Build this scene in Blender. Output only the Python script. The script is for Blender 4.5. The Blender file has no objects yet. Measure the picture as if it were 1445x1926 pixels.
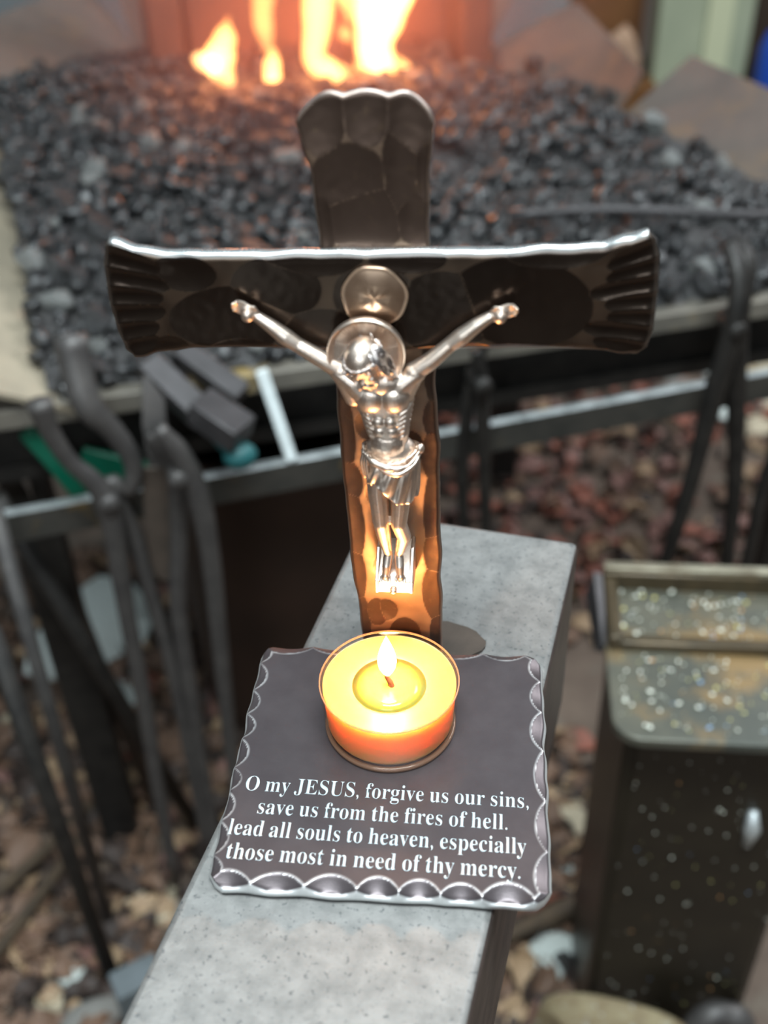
import bpy, bmesh, math, random
from mathutils import Vector, Matrix, Euler, noise
R = math.radians
SC = bpy.context.scene
COL = SC.collection
rnd = random.Random(7)

# ------------------------------------------------------------------ camera
cd = bpy.data.cameras.new('camera'); cam = bpy.data.objects.new('camera', cd); COL.objects.link(cam)
cd.sensor_fit = 'VERTICAL'; cd.sensor_height = 36.0; cd.lens = 2050 / 1926 * 36.0
cd.clip_start = 0.01; cd.clip_end = 60
_p, _r = R(37.4), R(2.0)
_f = Vector((0, math.cos(_p), -math.sin(_p))); _rt = Vector((1, 0, 0)); _dn = _f.cross(_rt)
_x = _rt * math.cos(_r) + _dn * math.sin(_r); _y = -(_dn * math.cos(_r) - _rt * math.sin(_r)); _z = -_f
_m = Matrix((_x, _y, _z)).transposed().to_4x4(); _m.translation = (0.0002, -0.2105, 0.9414)
cam.matrix_world = _m
cd.dof.use_dof = True; cd.dof.focus_distance = 0.305; cd.dof.aperture_fstop = 8.6
SC.camera = cam

# ------------------------------------------------------------------ light of the place
SC.view_settings.view_transform = 'Standard'; SC.view_settings.look = 'None'
SC.view_settings.gamma = 1.0; SC.view_settings.use_curve_mapping = False
SC.view_settings.exposure = 0.25
w = bpy.data.worlds.new('world'); SC.world = w; w.use_nodes = True
nt = w.node_tree; bg = nt.nodes['Background']
tc = nt.nodes.new('ShaderNodeTexCoord'); sx = nt.nodes.new('ShaderNodeSeparateXYZ'); cr = nt.nodes.new('ShaderNodeValToRGB')
nt.links.new(tc.outputs['Generated'], sx.inputs[0]); nt.links.new(sx.outputs['Z'], cr.inputs[0]); nt.links.new(cr.outputs[0], bg.inputs[0])
e = cr.color_ramp.elements; e[0].position = 0.0; e[0].color = (.10, .085, .075, 1); e[1].position = 0.9; e[1].color = (.52, .62, .68, 1)
k = e.new(0.25); k.color = (.16, .16, .16, 1)
bg.inputs[1].default_value = 0.62

def area(name, loc, target, size, size_y, power, color):
    l = bpy.data.lights.new(name, 'AREA'); l.shape = 'RECTANGLE'; l.size = size; l.size_y = size_y; l.energy = power; l.color = color
    o = bpy.data.objects.new(name, l); COL.objects.link(o); o.location = loc
    o.rotation_euler = (Vector(target) - Vector(loc)).to_track_quat('-Z', 'Y').to_euler(); return o
def point(name, loc, power, color, radius, parent=None):
    l = bpy.data.lights.new(name, 'POINT'); l.energy = power; l.color = color; l.shadow_soft_size = radius
    o = bpy.data.objects.new(name, l); COL.objects.link(o); o.location = loc; o.parent = parent; return o
area('shop_lamp', (0.05, -0.20, 2.15), (0.05, 0.0, .7), .80, .34, 40, (.87, .97, 1.0))
area('doorway_daylight', (1.7, 1.3, 2.3), (0.3, 1.0, .2), 1.0, .7, 34, (.95, .97, 1.0))

area('entrance_daylight', (-.5, -2.6, 2.0), (0, .3, .7), 1.6, 1.0, 27, (.86, .95, 1.0))

# ------------------------------------------------------------------ helpers
def tag(o, label=None, cat=None, group=None, kind=None):
    if label: o['label'] = label
    if cat: o['category'] = cat
    if group: o['group'] = group
    if kind: o['kind'] = kind
    return o
def thing(name, label, cat, loc=(0, 0, 0), rot=0.0, group=None):
    o = bpy.data.objects.new(name, None); o.empty_display_size = .02; COL.objects.link(o)
    o.location = loc; o.rotation_euler = (0, 0, rot); return tag(o, label, cat, group)
def dup(root, label=None):
    r = root.copy(); COL.objects.link(r)
    if label: r['label'] = label
    for ch in list(root.children):
        c = ch.copy(); COL.objects.link(c); c.parent = r
        for g in list(ch.children):
            q = g.copy(); COL.objects.link(q); q.parent = c
    return r

class MB:
    def __init__(s): s.v = []; s.f = []
    def add(s, vs, fs):
        n = len(s.v); s.v += [tuple(a) for a in vs]; s.f += [tuple(i + n for i in f) for f in fs]; return s
    def box(s, c, h, rot=None, taper=1.0):
        vs = []
        for dz in (-1, 1):
            t = taper if dz > 0 else 1.0
            for dx, dy in ((-1, -1), (1, -1), (1, 1), (-1, 1)):
                p = Vector((dx * h[0] * t, dy * h[1] * t, dz * h[2]))
                if rot: p = rot @ p
                vs.append(p + Vector(c))
        return s.add(vs, [(3, 2, 1, 0), (4, 5, 6, 7), (0, 1, 5, 4), (1, 2, 6, 5), (2, 3, 7, 6), (3, 0, 4, 7)])
    def tube(s, pts, rad, n=10, flat=1.0, normal=None, caps=True):
        pts = [Vector(p) for p in pts]; m = len(pts)
        if not hasattr(rad, '__len__'): rad = [rad] * m
        prev = None; rings = []
        for i, p in enumerate(pts):
            t = (pts[min(i + 1, m - 1)] - pts[max(i - 1, 0)])
            if t.length < 1e-9: t = Vector((0, 0, 1))
            t.normalize()
            if prev is None:
                a = Vector(normal) if normal else (Vector((0, 1, 0)) if abs(t.y) < .9 else Vector((1, 0, 0)))
            else: a = prev
            a = a - t * a.dot(t)
            if a.length < 1e-6: a = t.orthogonal()
            a.normalize(); prev = a; b = t.cross(a)
            rings.append([p + (a * math.cos(2 * math.pi * k / n) * rad[i] * flat + b * math.sin(2 * math.pi * k / n) * rad[i]) for k in range(n)])
        vs = [q for r in rings for q in r]; fs = []
        for i in range(m - 1):
            for k in range(n):
                fs.append((i * n + k, i * n + (k + 1) % n, (i + 1) * n + (k + 1) % n, (i + 1) * n + k))
        if caps:
            fs.append(tuple(reversed(range(n)))); fs.append(tuple((m - 1) * n + k for k in range(n)))
        return s.add(vs, fs)
    def bar(s, pts, wdt, thk, normal):
        """rectangular bar along a path; normal = direction of its thickness"""
        pts = [Vector(p) for p in pts]; m = len(pts); nn = Vector(normal).normalized(); vs = []; fs = []
        if not hasattr(wdt, '__len__'): wdt = [wdt] * m
        if not hasattr(thk, '__len__'): thk = [thk] * m
        for i, p in enumerate(pts):
            t = (pts[min(i + 1, m - 1)] - pts[max(i - 1, 0)]).normalized(); b = t.cross(nn).normalized(); n2 = b.cross(t).normalized()
            for a, c in ((-1, -1), (1, -1), (1, 1), (-1, 1)): vs.append(p + b * a * wdt[i] / 2 + n2 * c * thk[i] / 2)
        for i in range(m - 1):
            for k in range(4): fs.append((i * 4 + k, i * 4 + (k + 1) % 4, i * 4 + 4 + (k + 1) % 4, i * 4 + 4 + k))
        fs.append((3, 2, 1, 0)); fs.append(tuple((m - 1) * 4 + k for k in range(4)))
        return s.add(vs, fs)
    def lathe(s, prof, n=48, c=(0, 0, 0)):
        m = len(prof); vs = []; fs = []
        for r, z in prof:
            for k in range(n):
                a = 2 * math.pi * k / n; vs.append((c[0] + r * math.cos(a), c[1] + r * math.sin(a), c[2] + z))
        for i in range(m - 1):
            for k in range(n): fs.append((i * n + k, i * n + (k + 1) % n, (i + 1) * n + (k + 1) % n, (i + 1) * n + k))
        return s.add(vs, fs)
    def prism(s, outline, z0, z1):
        n = len(outline)
        vs = [(x, y, z0) for x, y in outline] + [(x, y, z1) for x, y in outline]
        fs = [tuple(reversed(range(n))), tuple(range(n, 2 * n))] + [(k, (k + 1) % n, n + (k + 1) % n, n + k) for k in range(n)]
        return s.add(vs, fs)
    def sphere(s, c, r, M=None, nu=14, nv=9):
        if not hasattr(r, '__len__'): r = (r, r, r)
        vs = []; fs = []
        def P(x, y, z):
            p = Vector((x * r[0], y * r[1], z * r[2]))
            if M: p = M @ p
            return p + Vector(c)
        vs.append(P(0, 0, 1))
        for j in range(1, nv):
            t = math.pi * j / nv
            for k in range(nu):
                a = 2 * math.pi * k / nu; vs.append(P(math.sin(t) * math.cos(a), math.sin(t) * math.sin(a), math.cos(t)))
        vs.append(P(0, 0, -1)); L = len(vs) - 1
        for k in range(nu):
            fs.append((0, 1 + k, 1 + (k + 1) % nu)); fs.append((L, L - nu + (k + 1) % nu, L - nu + k))
        for j in range(nv - 2):
            for k in range(nu):
                a = 1 + j * nu; fs.append((a + k, a + nu + k, a + nu + (k + 1) % nu, a + (k + 1) % nu))
        return s.add(vs, fs)
    def capsule(s, p, q, r0, r1, n=12):
        p, q = Vector(p), Vector(q); d = (q - p)
        if d.length < 1e-9: return s.sphere(p, r0)
        t = d.normalized(); pts = []; rr = []
        for k in range(5):
            a = math.pi / 2 * (1 - k / 4); pts.append(p - t * r0 * math.sin(a)); rr.append(max(r0 * math.cos(a), r0 * .03))
        for k in range(5):
            a = math.pi / 2 * k / 4; pts.append(q + t * r1 * math.sin(a)); rr.append(max(r1 * math.cos(a), r1 * .03))
        return s.tube(pts, rr, n)
    def chain(s, pts, rad):
        for i in range(len(pts) - 1): s.capsule(pts[i], pts[i + 1], rad[i], rad[i + 1])
        return s
    def mesh(s, name):
        me = bpy.data.meshes.new(name); me.from_pydata(s.v, [], s.f); me.update()
        bm = bmesh.new(); bm.from_mesh(me); bmesh.ops.recalc_face_normals(bm, faces=bm.faces); bm.to_mesh(me); bm.free(); return me
def link(name, me, mat, parent=None, smooth=True, bevel=0, loc=None, sharp=None):
    o = bpy.data.objects.new(name, me); COL.objects.link(o)
    if mat: me.materials.append(mat)
    if smooth: me.polygons.foreach_set('use_smooth', [True] * len(me.polygons))
    if sharp is not None and smooth: me.set_sharp_from_angle(angle=R(sharp))
    if parent: o.parent = parent
    if loc: o.location = loc
    if bevel:
        b = o.modifiers.new('bevel', 'BEVEL'); b.width = bevel; b.segments = 2; b.limit_method = 'ANGLE'; b.angle_limit = R(40)
        me.set_sharp_from_angle(angle=R(30))
    return o
def build(mb, name, mat, parent=None, smooth=True, bevel=0, loc=None, sharp=None):
    return link(name, mb.mesh(name), mat, parent, smooth, bevel, loc, sharp)
def spline(pts, n):
    """Catmull-Rom through pts, n samples"""
    P = [Vector(p) for p in pts]; P = [P[0] * 2 - P[1]] + P + [P[-1] * 2 - P[-2]]; out = []; m = len(P) - 3
    for i in range(n):
        u = i / (n - 1) * m; k = min(int(u), m - 1); t = u - k; a, b, c, d = P[k:k + 4]
        out.append(0.5 * ((2 * b) + (c - a) * t + (2 * a - 5 * b + 4 * c - d) * t * t + (3 * b - a - 3 * c + d) * t ** 3))
    return out
def interp(tab, x):
    if x <= tab[0][0]: return tab[0][1]
    for (a, va), (b, vb) in zip(tab, tab[1:]):
        if x <= b:
            t = (x - a) / (b - a); t = t * t * (3 - 2 * t); return va + (vb - va) * t
    return tab[-1][1]

# ------------------------------------------------------------------ materials
def newmat(name):
    m = bpy.data.materials.new(name); m.use_nodes = True; t = m.node_tree
    return m, t, t.nodes['Principled BSDF']
def mat(name, c1, c2=None, metal=0.0, rough=.5, scale=40, bump=0.0, bscale=None, detail=6, spread=(.35, .65), spec=.5, rough2=None, c3=None, s3=None, w3=(.6, .7), wear=None, wear_rough=None, coord='Object', edge=None):
    m, t, b = newmat(name); N, L = t.nodes, t.links
    tc = N.new('ShaderNodeTexCoord')
    def nz(sc, dt=detail):
        n = N.new('ShaderNodeTexNoise'); n.inputs['Scale'].default_value = sc; n.inputs['Detail'].default_value = dt; n.inputs['Roughness'].default_value = .6
        L.new(tc.outputs[coord], n.inputs['Vector']); return n
    def ramp(src, lo, hi):
        r = N.new('ShaderNodeMapRange'); r.inputs[1].default_value = lo; r.inputs[2].default_value = hi; r.clamp = True; L.new(src, r.inputs[0]); return r.outputs[0]
    def mix(fac, a, bcol):
        x = N.new('ShaderNodeMix'); x.data_type = 'RGBA'; L.new(fac, x.inputs[0])
        for s, val in ((6, a), (7, bcol)):
            if hasattr(val, 'is_output'): L.new(val, x.inputs[s])
            else: x.inputs[s].default_value = (*val, 1)
        return x.outputs[2]
    b.inputs['Metallic'].default_value = metal; b.inputs['Roughness'].default_value = rough; b.inputs['Specular IOR Level'].default_value = spec
    colr = c1
    if c2:
        f = ramp(nz(scale).outputs['Fac'], *spread); colr = mix(f, c1, c2)
        if rough2 is not None:
            rr = N.new('ShaderNodeMapRange'); rr.inputs[3].default_value = rough; rr.inputs[4].default_value = rough2; L.new(f, rr.inputs[0]); L.new(rr.outputs[0], b.inputs['Roughness'])
    if c3: colr = mix(ramp(nz(s3 or scale * 3).outputs['Fac'], *w3), colr, c3)
    if wear:
        at = N.new('ShaderNodeAttribute'); at.attribute_name = 'wear'; ww = ramp(at.outputs['Fac'], .15, .9); colr = mix(ww, colr, wear)
        if wear_rough is not None:
            rr = N.new('ShaderNodeMapRange'); rr.inputs[3].default_value = rough; rr.inputs[4].default_value = wear_rough; L.new(ww, rr.inputs[0]); L.new(rr.outputs[0], b.inputs['Roughness'])
    if edge:
        at = N.new('ShaderNodeAttribute'); at.attribute_name = 'edge'; colr = mix(at.outputs['Fac'], colr, edge)  # painted edge highlight mixed over the base colour
    if hasattr(colr, 'is_output'): L.new(colr, b.inputs['Base Color'])
    else: b.inputs['Base Color'].default_value = (*colr, 1)
    if bump:
        bp = N.new('ShaderNodeBump'); bp.inputs['Strength'].default_value = bump; bp.inputs['Distance'].default_value = .001
        L.new(nz(bscale or scale * 2).outputs['Fac'], bp.inputs['Height']); L.new(bp.outputs[0], b.inputs['Normal'])
    return m
def emis_volume(name, lo, hi, z0, z1, strength, absorb=0.0):
    """glowing gas: emission that goes from colour lo at height z0 to hi at z1 (object space)"""
    m = bpy.data.materials.new(name); m.use_nodes = True; t = m.node_tree; N, L = t.nodes, t.links; N.clear()
    out = N.new('ShaderNodeOutputMaterial'); em = N.new('ShaderNodeEmission')
    tc = N.new('ShaderNodeTexCoord'); s = N.new('ShaderNodeSeparateXYZ'); mr = N.new('ShaderNodeMapRange'); mr.inputs[1].default_value = z0; mr.inputs[2].default_value = z1
    x = N.new('ShaderNodeMix'); x.data_type = 'RGBA'; x.inputs[6].default_value = (*lo, 1); x.inputs[7].default_value = (*hi, 1)
    L.new(tc.outputs['Object'], s.inputs[0]); L.new(s.outputs['Z'], mr.inputs[0]); L.new(mr.outputs[0], x.inputs[0]); L.new(x.outputs[2], em.inputs[0])
    em.inputs[1].default_value = strength; L.new(em.outputs[0], out.inputs['Volume']); return m

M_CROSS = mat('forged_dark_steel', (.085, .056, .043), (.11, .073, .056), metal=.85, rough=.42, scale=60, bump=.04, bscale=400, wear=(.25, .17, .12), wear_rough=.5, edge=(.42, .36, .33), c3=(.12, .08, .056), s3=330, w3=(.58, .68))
M_BAR = mat('forged_dark_crossbar_steel', (.045, .032, .025), (.06, .044, .034), metal=.85, rough=.20, scale=60, bump=.04, bscale=400, wear=(.13, .092, .066), wear_rough=.34, edge=(.46, .48, .48))
M_EDGE = None
M_PLATE = mat('etched_dark_plate_steel', (.075, .062, .066), (.09, .076, .080), metal=.6, rough=.38, scale=90, bump=.04, bscale=900, wear=(.55, .54, .54), wear_rough=.36, edge=(.72, .74, .74), c3=(.45, .42, .40), s3=900, w3=(.74, .78))
M_SILVER = mat('cast_silver', (.90, .78, .68), (.74, .60, .50), metal=1, rough=.33, scale=500, bump=.05, bscale=1500, rough2=.42)
M_HAIR = mat('cast_silver_dark_recess', (.60, .55, .53), (.42, .37, .35), metal=1, rough=.24, scale=800)
M_BRASS = mat('domed_brass', (.82, .60, .44), (.68, .48, .34), metal=1, rough=.30, scale=250, c3=(.22, .13, .08), s3=700, w3=(.66, .74))
M_TEXT = mat('etched_pale_letters', (.62, .72, .75), (.50, .60, .63), metal=.2, rough=.5, scale=900)
M_WAX, _t, _b = newmat('yellow_wax')
_b.inputs['Base Color'].default_value = (.86, .37, .085, 1); _b.inputs['Roughness'].default_value = .42
_b.inputs['Subsurface Weight'].default_value = 1.0; _b.inputs['Subsurface Radius'].default_value = (1.0, .72, .2); _b.inputs['Subsurface Scale'].default_value = .016
M_POOL, _t, _b = newmat('melted_wax')
_b.inputs['Base Color'].default_value = (.92, .40, .055, 1); _b.inputs['Roughness'].default_value = .06
_b.inputs['Subsurface Weight'].default_value = 1.0; _b.inputs['Subsurface Radius'].default_value = (1.0, .5, .15); _b.inputs['Subsurface Scale'].default_value = .008
M_CUP = bpy.data.materials.new('clear_thin_plastic'); M_CUP.use_nodes = True
_n, _l = M_CUP.node_tree.nodes, M_CUP.node_tree.links; _n.clear()
_o = _n.new('ShaderNodeOutputMaterial'); _mx = _n.new('ShaderNodeMixShader'); _tr = _n.new('ShaderNodeBsdfTransparent'); _gl = _n.new('ShaderNodeBsdfGlossy'); _mx.inputs[0].default_value = .075
_tr.inputs[0].default_value = (.98, .96, .94, 1); _gl.inputs['Roughness'].default_value = .06
_l.new(_tr.outputs[0], _mx.inputs[1]); _l.new(_gl.outputs[0], _mx.inputs[2]); _l.new(_mx.outputs[0], _o.inputs[0])
M_CUPRIM = mat('thick_clear_plastic_edge', (.34, .19, .12), rough=.12, spec=.8)
M_CUPRIM.node_tree.nodes['Principled BSDF'].inputs['Alpha'].default_value = .45
M_WICK = mat('charred_wick', (.06, .02, .012), rough=.8)
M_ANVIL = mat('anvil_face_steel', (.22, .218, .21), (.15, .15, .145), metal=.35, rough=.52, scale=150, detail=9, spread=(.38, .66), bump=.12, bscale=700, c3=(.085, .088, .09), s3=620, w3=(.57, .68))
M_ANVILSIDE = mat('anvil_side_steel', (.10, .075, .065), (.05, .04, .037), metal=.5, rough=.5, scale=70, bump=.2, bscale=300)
M_COAL = mat('coal', (.005, .005, .006), (.020, .021, .022), rough=.26, scale=60, bump=.6, bscale=160, spec=.7, rough2=.55, c3=(.07, .066, .062), s3=30, w3=(.62, .72))
M_COKE = mat('pale_coke', (.20, .21, .20), (.06, .06, .06), rough=.5, scale=70, bump=.5, bscale=160, spec=.6)
M_FINES = mat('coal_fines', (.010, .010, .011), (.045, .043, .042), rough=.6, scale=90, bump=1.0, bscale=120, spec=.5)
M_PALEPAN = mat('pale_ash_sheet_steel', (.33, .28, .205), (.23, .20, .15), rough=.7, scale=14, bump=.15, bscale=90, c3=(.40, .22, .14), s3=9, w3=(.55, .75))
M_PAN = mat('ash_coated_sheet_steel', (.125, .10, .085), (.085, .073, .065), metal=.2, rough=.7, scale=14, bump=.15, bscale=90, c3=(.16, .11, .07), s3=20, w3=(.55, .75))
M_STRAP = mat('rusty_pale_strap', (.36, .30, .18), (.22, .16, .09), metal=.2, rough=.6, scale=60, c3=(.55, .56, .5), s3=200, w3=(.6, .68))
M_RIM = mat('rusty_angle_steel', (.22, .20, .165), (.12, .11, .095), metal=.3, rough=.5, scale=20, c3=(.33, .24, .10), s3=18, w3=(.56, .68), bump=.1)
M_RAIL = mat('worn_flat_bar', (.055, .055, .05), (.09, .085, .075), metal=.5, rough=.42, scale=40, c3=(.20, .14, .06), s3=50, w3=(.62, .74))
M_RAILTOP = mat('bright_pale_metal', (.70, .75, .76), (.30, .33, .33), metal=.6, rough=.4, scale=60)  # pale metal for the rail's top strip and the mark on the box front
M_TONG = mat('dark_tong_steel', (.062, .058, .057), (.09, .084, .08), metal=.4, rough=.48, scale=60, bump=.1)
M_TONGB = mat('black_iron', (.015, .014, .013), (.03, .027, .024), metal=.4, rough=.5, scale=60)
M_BROWNIRON = mat('brown_iron', (.11, .085, .068), (.07, .056, .046), metal=.4, rough=.5, scale=60)
M_GREYBAR = mat('grey_bar_stock', (.062, .058, .060), (.045, .042, .043), metal=.4, rough=.45, scale=60)
M_GREEN = mat('green_paint', (.0, .10, .055), (.0, .075, .042), rough=.4, scale=30)
M_TEAL = mat('teal_rubber', (.012, .09, .095), rough=.5)
M_WHITE = mat('pale_soapstone', (.75, .82, .83), (.62, .68, .68), rough=.6, scale=80)
M_BRICK = mat('sooty_fire_brick', (.10, .055, .045), (.05, .03, .027), rough=.85, scale=10, bump=.3, bscale=60)
M_GROUND = mat('dirt_ground', (.17, .125, .095), (.085, .06, .046), rough=.9, scale=9, bump=1.0, bscale=40, c3=(.16, .135, .105), s3=30, w3=(.55, .7))
M_LEAF = [mat('dry_leaf_' + n, a, b2, rough=.6, scale=60, bump=.2) for n, a, b2 in (('brown', (.19, .11, .07), (.12, .07, .046)), ('red_brown', (.34, .115, .07), (.20, .07, .05)), ('tan', (.46, .32, .19), (.32, .21, .13)), ('dark', (.05, .032, .025), (.03, .02, .016)), ('mauve', (.30, .16, .13), (.20, .105, .09)))]
M_STONE = [mat('stone_' + n, a, b2, rough=.75, scale=40, bump=.2) for n, a, b2 in (('white', (.72, .78, .74), (.50, .55, .52)), ('cream', (.58, .50, .36), (.42, .36, .26)), ('grey', (.26, .25, .23), (.17, .165, .15)), ('rust', (.30, .17, .09), (.2, .12, .07)))]
M_STICK = mat('dead_twig', (.09, .06, .035), (.05, .035, .022), rough=.8, scale=60)
M_BOX = mat('oily_black_steel', (.012, .009, .005), (.018, .014, .008), metal=.1, rough=.42, scale=25, spec=.5, bump=.1, bscale=200, c3=(.10, .065, .025), s3=45, w3=(.70, .76))
M_BOXTOP = mat('oily_plate_top', (.075, .08, .068), (.13, .125, .095), metal=.35, rough=.36, scale=22, c3=(.25, .165, .075), s3=17, w3=(.49, .62), bump=.2, bscale=160)
M_BOXFRAME = mat('dark_rusty_frame', (.055, .042, .025), (.09, .065, .035), metal=.4, rough=.35, scale=60)
M_BOXRIM = mat('bright_rim', (.40, .37, .28), (.2, .17, .12), metal=.5, rough=.35, scale=60)
M_CRUMB = [mat('crumb_white', (.85, .87, .75), rough=.5), mat('crumb_yellow', (.60, .55, .22), rough=.5), mat('crumb_blue', (.25, .38, .55), rough=.5), mat('crumb_orange', (.55, .28, .10), rough=.6)]
M_WALL = mat('blue_grey_wall', (.24, .28, .29), (.20, .235, .25), rough=.8, scale=5)
M_WOOD = mat('brown_boards', (.20, .085, .02), (.13, .05, .012), rough=.6, scale=8)
M_POST = mat('pale_green_paint', (.42, .47, .33), (.36, .41, .29), rough=.6, scale=8)
M_POSTL = mat('pale_green_paint_light', (.62, .66, .44), rough=.6)
M_DARKWOOD = mat('dark_boards', (.05, .03, .015), (.03, .018, .01), rough=.7, scale=8)
M_BLUE = mat('blue_plastic', (.015, .09, .55), rough=.4)
M_RAG = mat('tan_cloth', (.55, .36, .24), (.42, .27, .18), rough=.9, scale=30)
M_SHADE = mat('dark_brown_shade', (.045, .022, .013), (.03, .015, .009), rough=.7, scale=12)
M_BLOCK = mat('blue_grey_block_paint', (.11, .13, .14), (.08, .095, .10), rough=.7, scale=30)
M_STUMP = mat('stump_wood', (.12, .08, .05), (.07, .045, .03), rough=.9, scale=20)

# ------------------------------------------------------------------ hammered sheet builder
def hammered(nu, nw, edges, thick, edge_r, dimples, name, mat_, parent, back_y=0.0, axis='front', ripple=.00012, seed=0, ridge=None, glint_sides=None):
    """closed plate. edges(s,t)->(u,w) in metres; dimples: (u,w,ru,rw,angle,depth) in mm. front faces -y ('front') or +z ('top')."""
    vs = []; wear = []; edge_glint = []; W = nw + 1
    def pre(d):
        return (d[0], d[1], d[2], d[3], math.cos(d[4]), math.sin(d[4]), d[5])
    D = [pre(d) for d in dimples]
    def height(u, w_):
        b1 = b2 = 0.0; near = 9.0
        for cu, cw, ru, rw, ca, sa, dp in D:
            du, dw = u - cu, w_ - cw
            if abs(du) > (ru + rw) * 1.3 or abs(dw) > (ru + rw) * 1.3: continue
            a = (du * ca + dw * sa) / ru; b = (-du * sa + dw * ca) / rw; q = a * a + b * b; v = dp * (1 - q); near = min(near, q)
            if v > b1: b2 = b1; b1 = v
            elif v > b2: b2 = v
        return b1, b2, near
    for side in (0, 1):
        for i in range(nu + 1):
            for j in range(nw + 1):
                s, t = i / nu, j / nw
                u, w_ = edges(s, t)
                eu = min(s, 1 - s) * abs(edges(1, t)[0] - edges(0, t)[0]); ew = min(t, 1 - t) * abs(edges(s, 1)[1] - edges(s, 0)[1])
                ed = min(eu, ew); prof = 1.0 if ed > edge_r else math.sqrt(max(0, 1 - (1 - ed / edge_r) ** 2))
                h = thick / 2 * prof; wr = 0.0
                if side == 0:
                    b1, b2, near = height(u * 1000, w_ * 1000)
                    nz = noise.noise((u * 400 + seed, w_ * 400, 3.1)) * ripple
                    dep = min(b1 / 1000, h * .8)
                    h = h - dep * min(1, .35 + prof) + nz * prof
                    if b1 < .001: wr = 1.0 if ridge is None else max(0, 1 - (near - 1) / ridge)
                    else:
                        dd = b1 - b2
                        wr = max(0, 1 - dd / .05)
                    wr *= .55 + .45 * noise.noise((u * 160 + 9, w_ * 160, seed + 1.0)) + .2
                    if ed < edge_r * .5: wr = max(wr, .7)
                off = -h if side == 0 else h
                if axis == 'front': vs.append((u, back_y - thick / 2 + off, w_))
                else: vs.append((u, w_, back_y - thick / 2 - off))
                wear.append(max(0, min(1, wr))); edge_glint.append(max(0, min(1, 1.5 - 2.4 * ed / edge_r)) * (1.0 if glint_sides is None or ew * 1.02 <= eu and t > .5 else glint_sides))  # edge highlights put into the colour, full strength along the top edge
    fs = []; n1 = (nu + 1) * W
    for side in (0, 1):
        o = side * n1
        for i in range(nu):
            for j in range(nw):
                a = o + i * W + j; q = (a, a + W, a + W + 1, a + 1); fs.append(q if side == 0 else tuple(reversed(q)))
    ring = [i * W for i in range(nu + 1)] + [nu * W + j for j in range(1, nw + 1)] + [i * W + nw for i in range(nu - 1, -1, -1)] + [j for j in range(nw - 1, 0, -1)]
    for k in range(len(ring)):
        a, b = ring[k], ring[(k + 1) % len(ring)]; fs.append((a, a + n1, b + n1, b))
    me = bpy.data.meshes.new(name); me.from_pydata(vs, [], fs); me.update()
    at = me.attributes.new('wear', 'FLOAT', 'POINT'); at.data.foreach_set('value', wear)
    at = me.attributes.new('edge', 'FLOAT', 'POINT'); at.data.foreach_set('value', edge_glint)
    bm = bmesh.new(); bm.from_mesh(me); bmesh.ops.remove_doubles(bm, verts=bm.verts, dist=1e-6); bmesh.ops.recalc_face_normals(bm, faces=bm.faces); bm.to_mesh(me); bm.free()
    return link(name, me, mat_, parent)

# ================================================================== SETTING
ANV = 0.70
g = MB()
gn = 90
for i in range(gn + 1):
    for j in range(gn + 1):
        x = -2.2 + 4.8 * i / gn; y = -.6 + 3.9 * j / gn
        g.v.append((x, y, -.006 + .010 * noise.noise((x * 6, y * 6, 0)) + .006 * noise.noise((x * 19, y * 19, 5))))
for i in range(gn):
    for j in range(gn):
        a = i * (gn + 1) + j; g.f.append((a, a + gn + 1, a + gn + 2, a + 1))
tag(build(g, 'floor', M_GROUND), 'bare dirt ground strewn with leaves under the forge', None, None, 'structure')
tag(build(MB().box((-.62, 2.93, .9), (1.16, .03, .95)), 'wall_back', M_WALL, smooth=False), 'blue-grey wall far behind the forge', None, None, 'structure')
tag(build(MB().box((.64, 2.93, .9), (.10, .03, .95)), 'trim_1', M_WOOD, smooth=False), 'brown wooden boards far behind the right of the forge', None, None, 'structure')
tag(build(MB().box((1.45, 2.93, .9), (.5, .03, .95)), 'wall_right', M_DARKWOOD, smooth=False), 'dark boarded wall at the far right', None, None, 'structure')

# ================================================================== ANVIL
AX = R(-17.2)
anv = thing('anvil', 'big pale grey steel anvil carrying the iron crucifix', 'anvil', (0.0015, 0.0, 0), AX)
# local frame: x across, y along (heel away from the camera)
AW, AY1, AY0 = .0385, .100, -.33
ab = MB()
sec = [(-AW, -.060), (-AW, -.002), (-AW + .0015, 0), (AW - .0015, 0), (AW, -.002), (AW, -.060)]
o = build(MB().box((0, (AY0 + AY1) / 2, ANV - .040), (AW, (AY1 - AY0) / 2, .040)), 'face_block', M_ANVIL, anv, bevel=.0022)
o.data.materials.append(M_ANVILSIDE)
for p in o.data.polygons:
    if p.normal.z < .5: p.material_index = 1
wm = MB()
for z0, z1, h0, h1 in ((.52, .62, (.030, .11), (.034, .16)), (.46, .52, (.036, .15), (.030, .11))):
    vs = [(sx * h[0], -.13 + sy * h[1], z) for z, h in ((z0, h0), (z1, h1)) for sx, sy in ((-1, -1), (1, -1), (1, 1), (-1, 1))]
    wm.add(vs, [(3, 2, 1, 0), (4, 5, 6, 7), (0, 1, 5, 4), (1, 2, 6, 5), (2, 3, 7, 6), (3, 0, 4, 7)])
build(wm, 'waist', M_ANVILSIDE, anv, bevel=.003)
build(MB().box((0, -.13, .44), (.037, .16, .02)), 'foot', M_ANVILSIDE, anv, bevel=.004)
st = build(MB().box((0, 0, .21), (.034, .13, .21)), 'stump', M_STUMP, None, bevel=.006)
st.location = (-.037, -.125, 0); st.rotation_euler = (0, 0, AX)
tag(st, 'narrow wooden stump that carries the anvil', 'stump')
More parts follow.
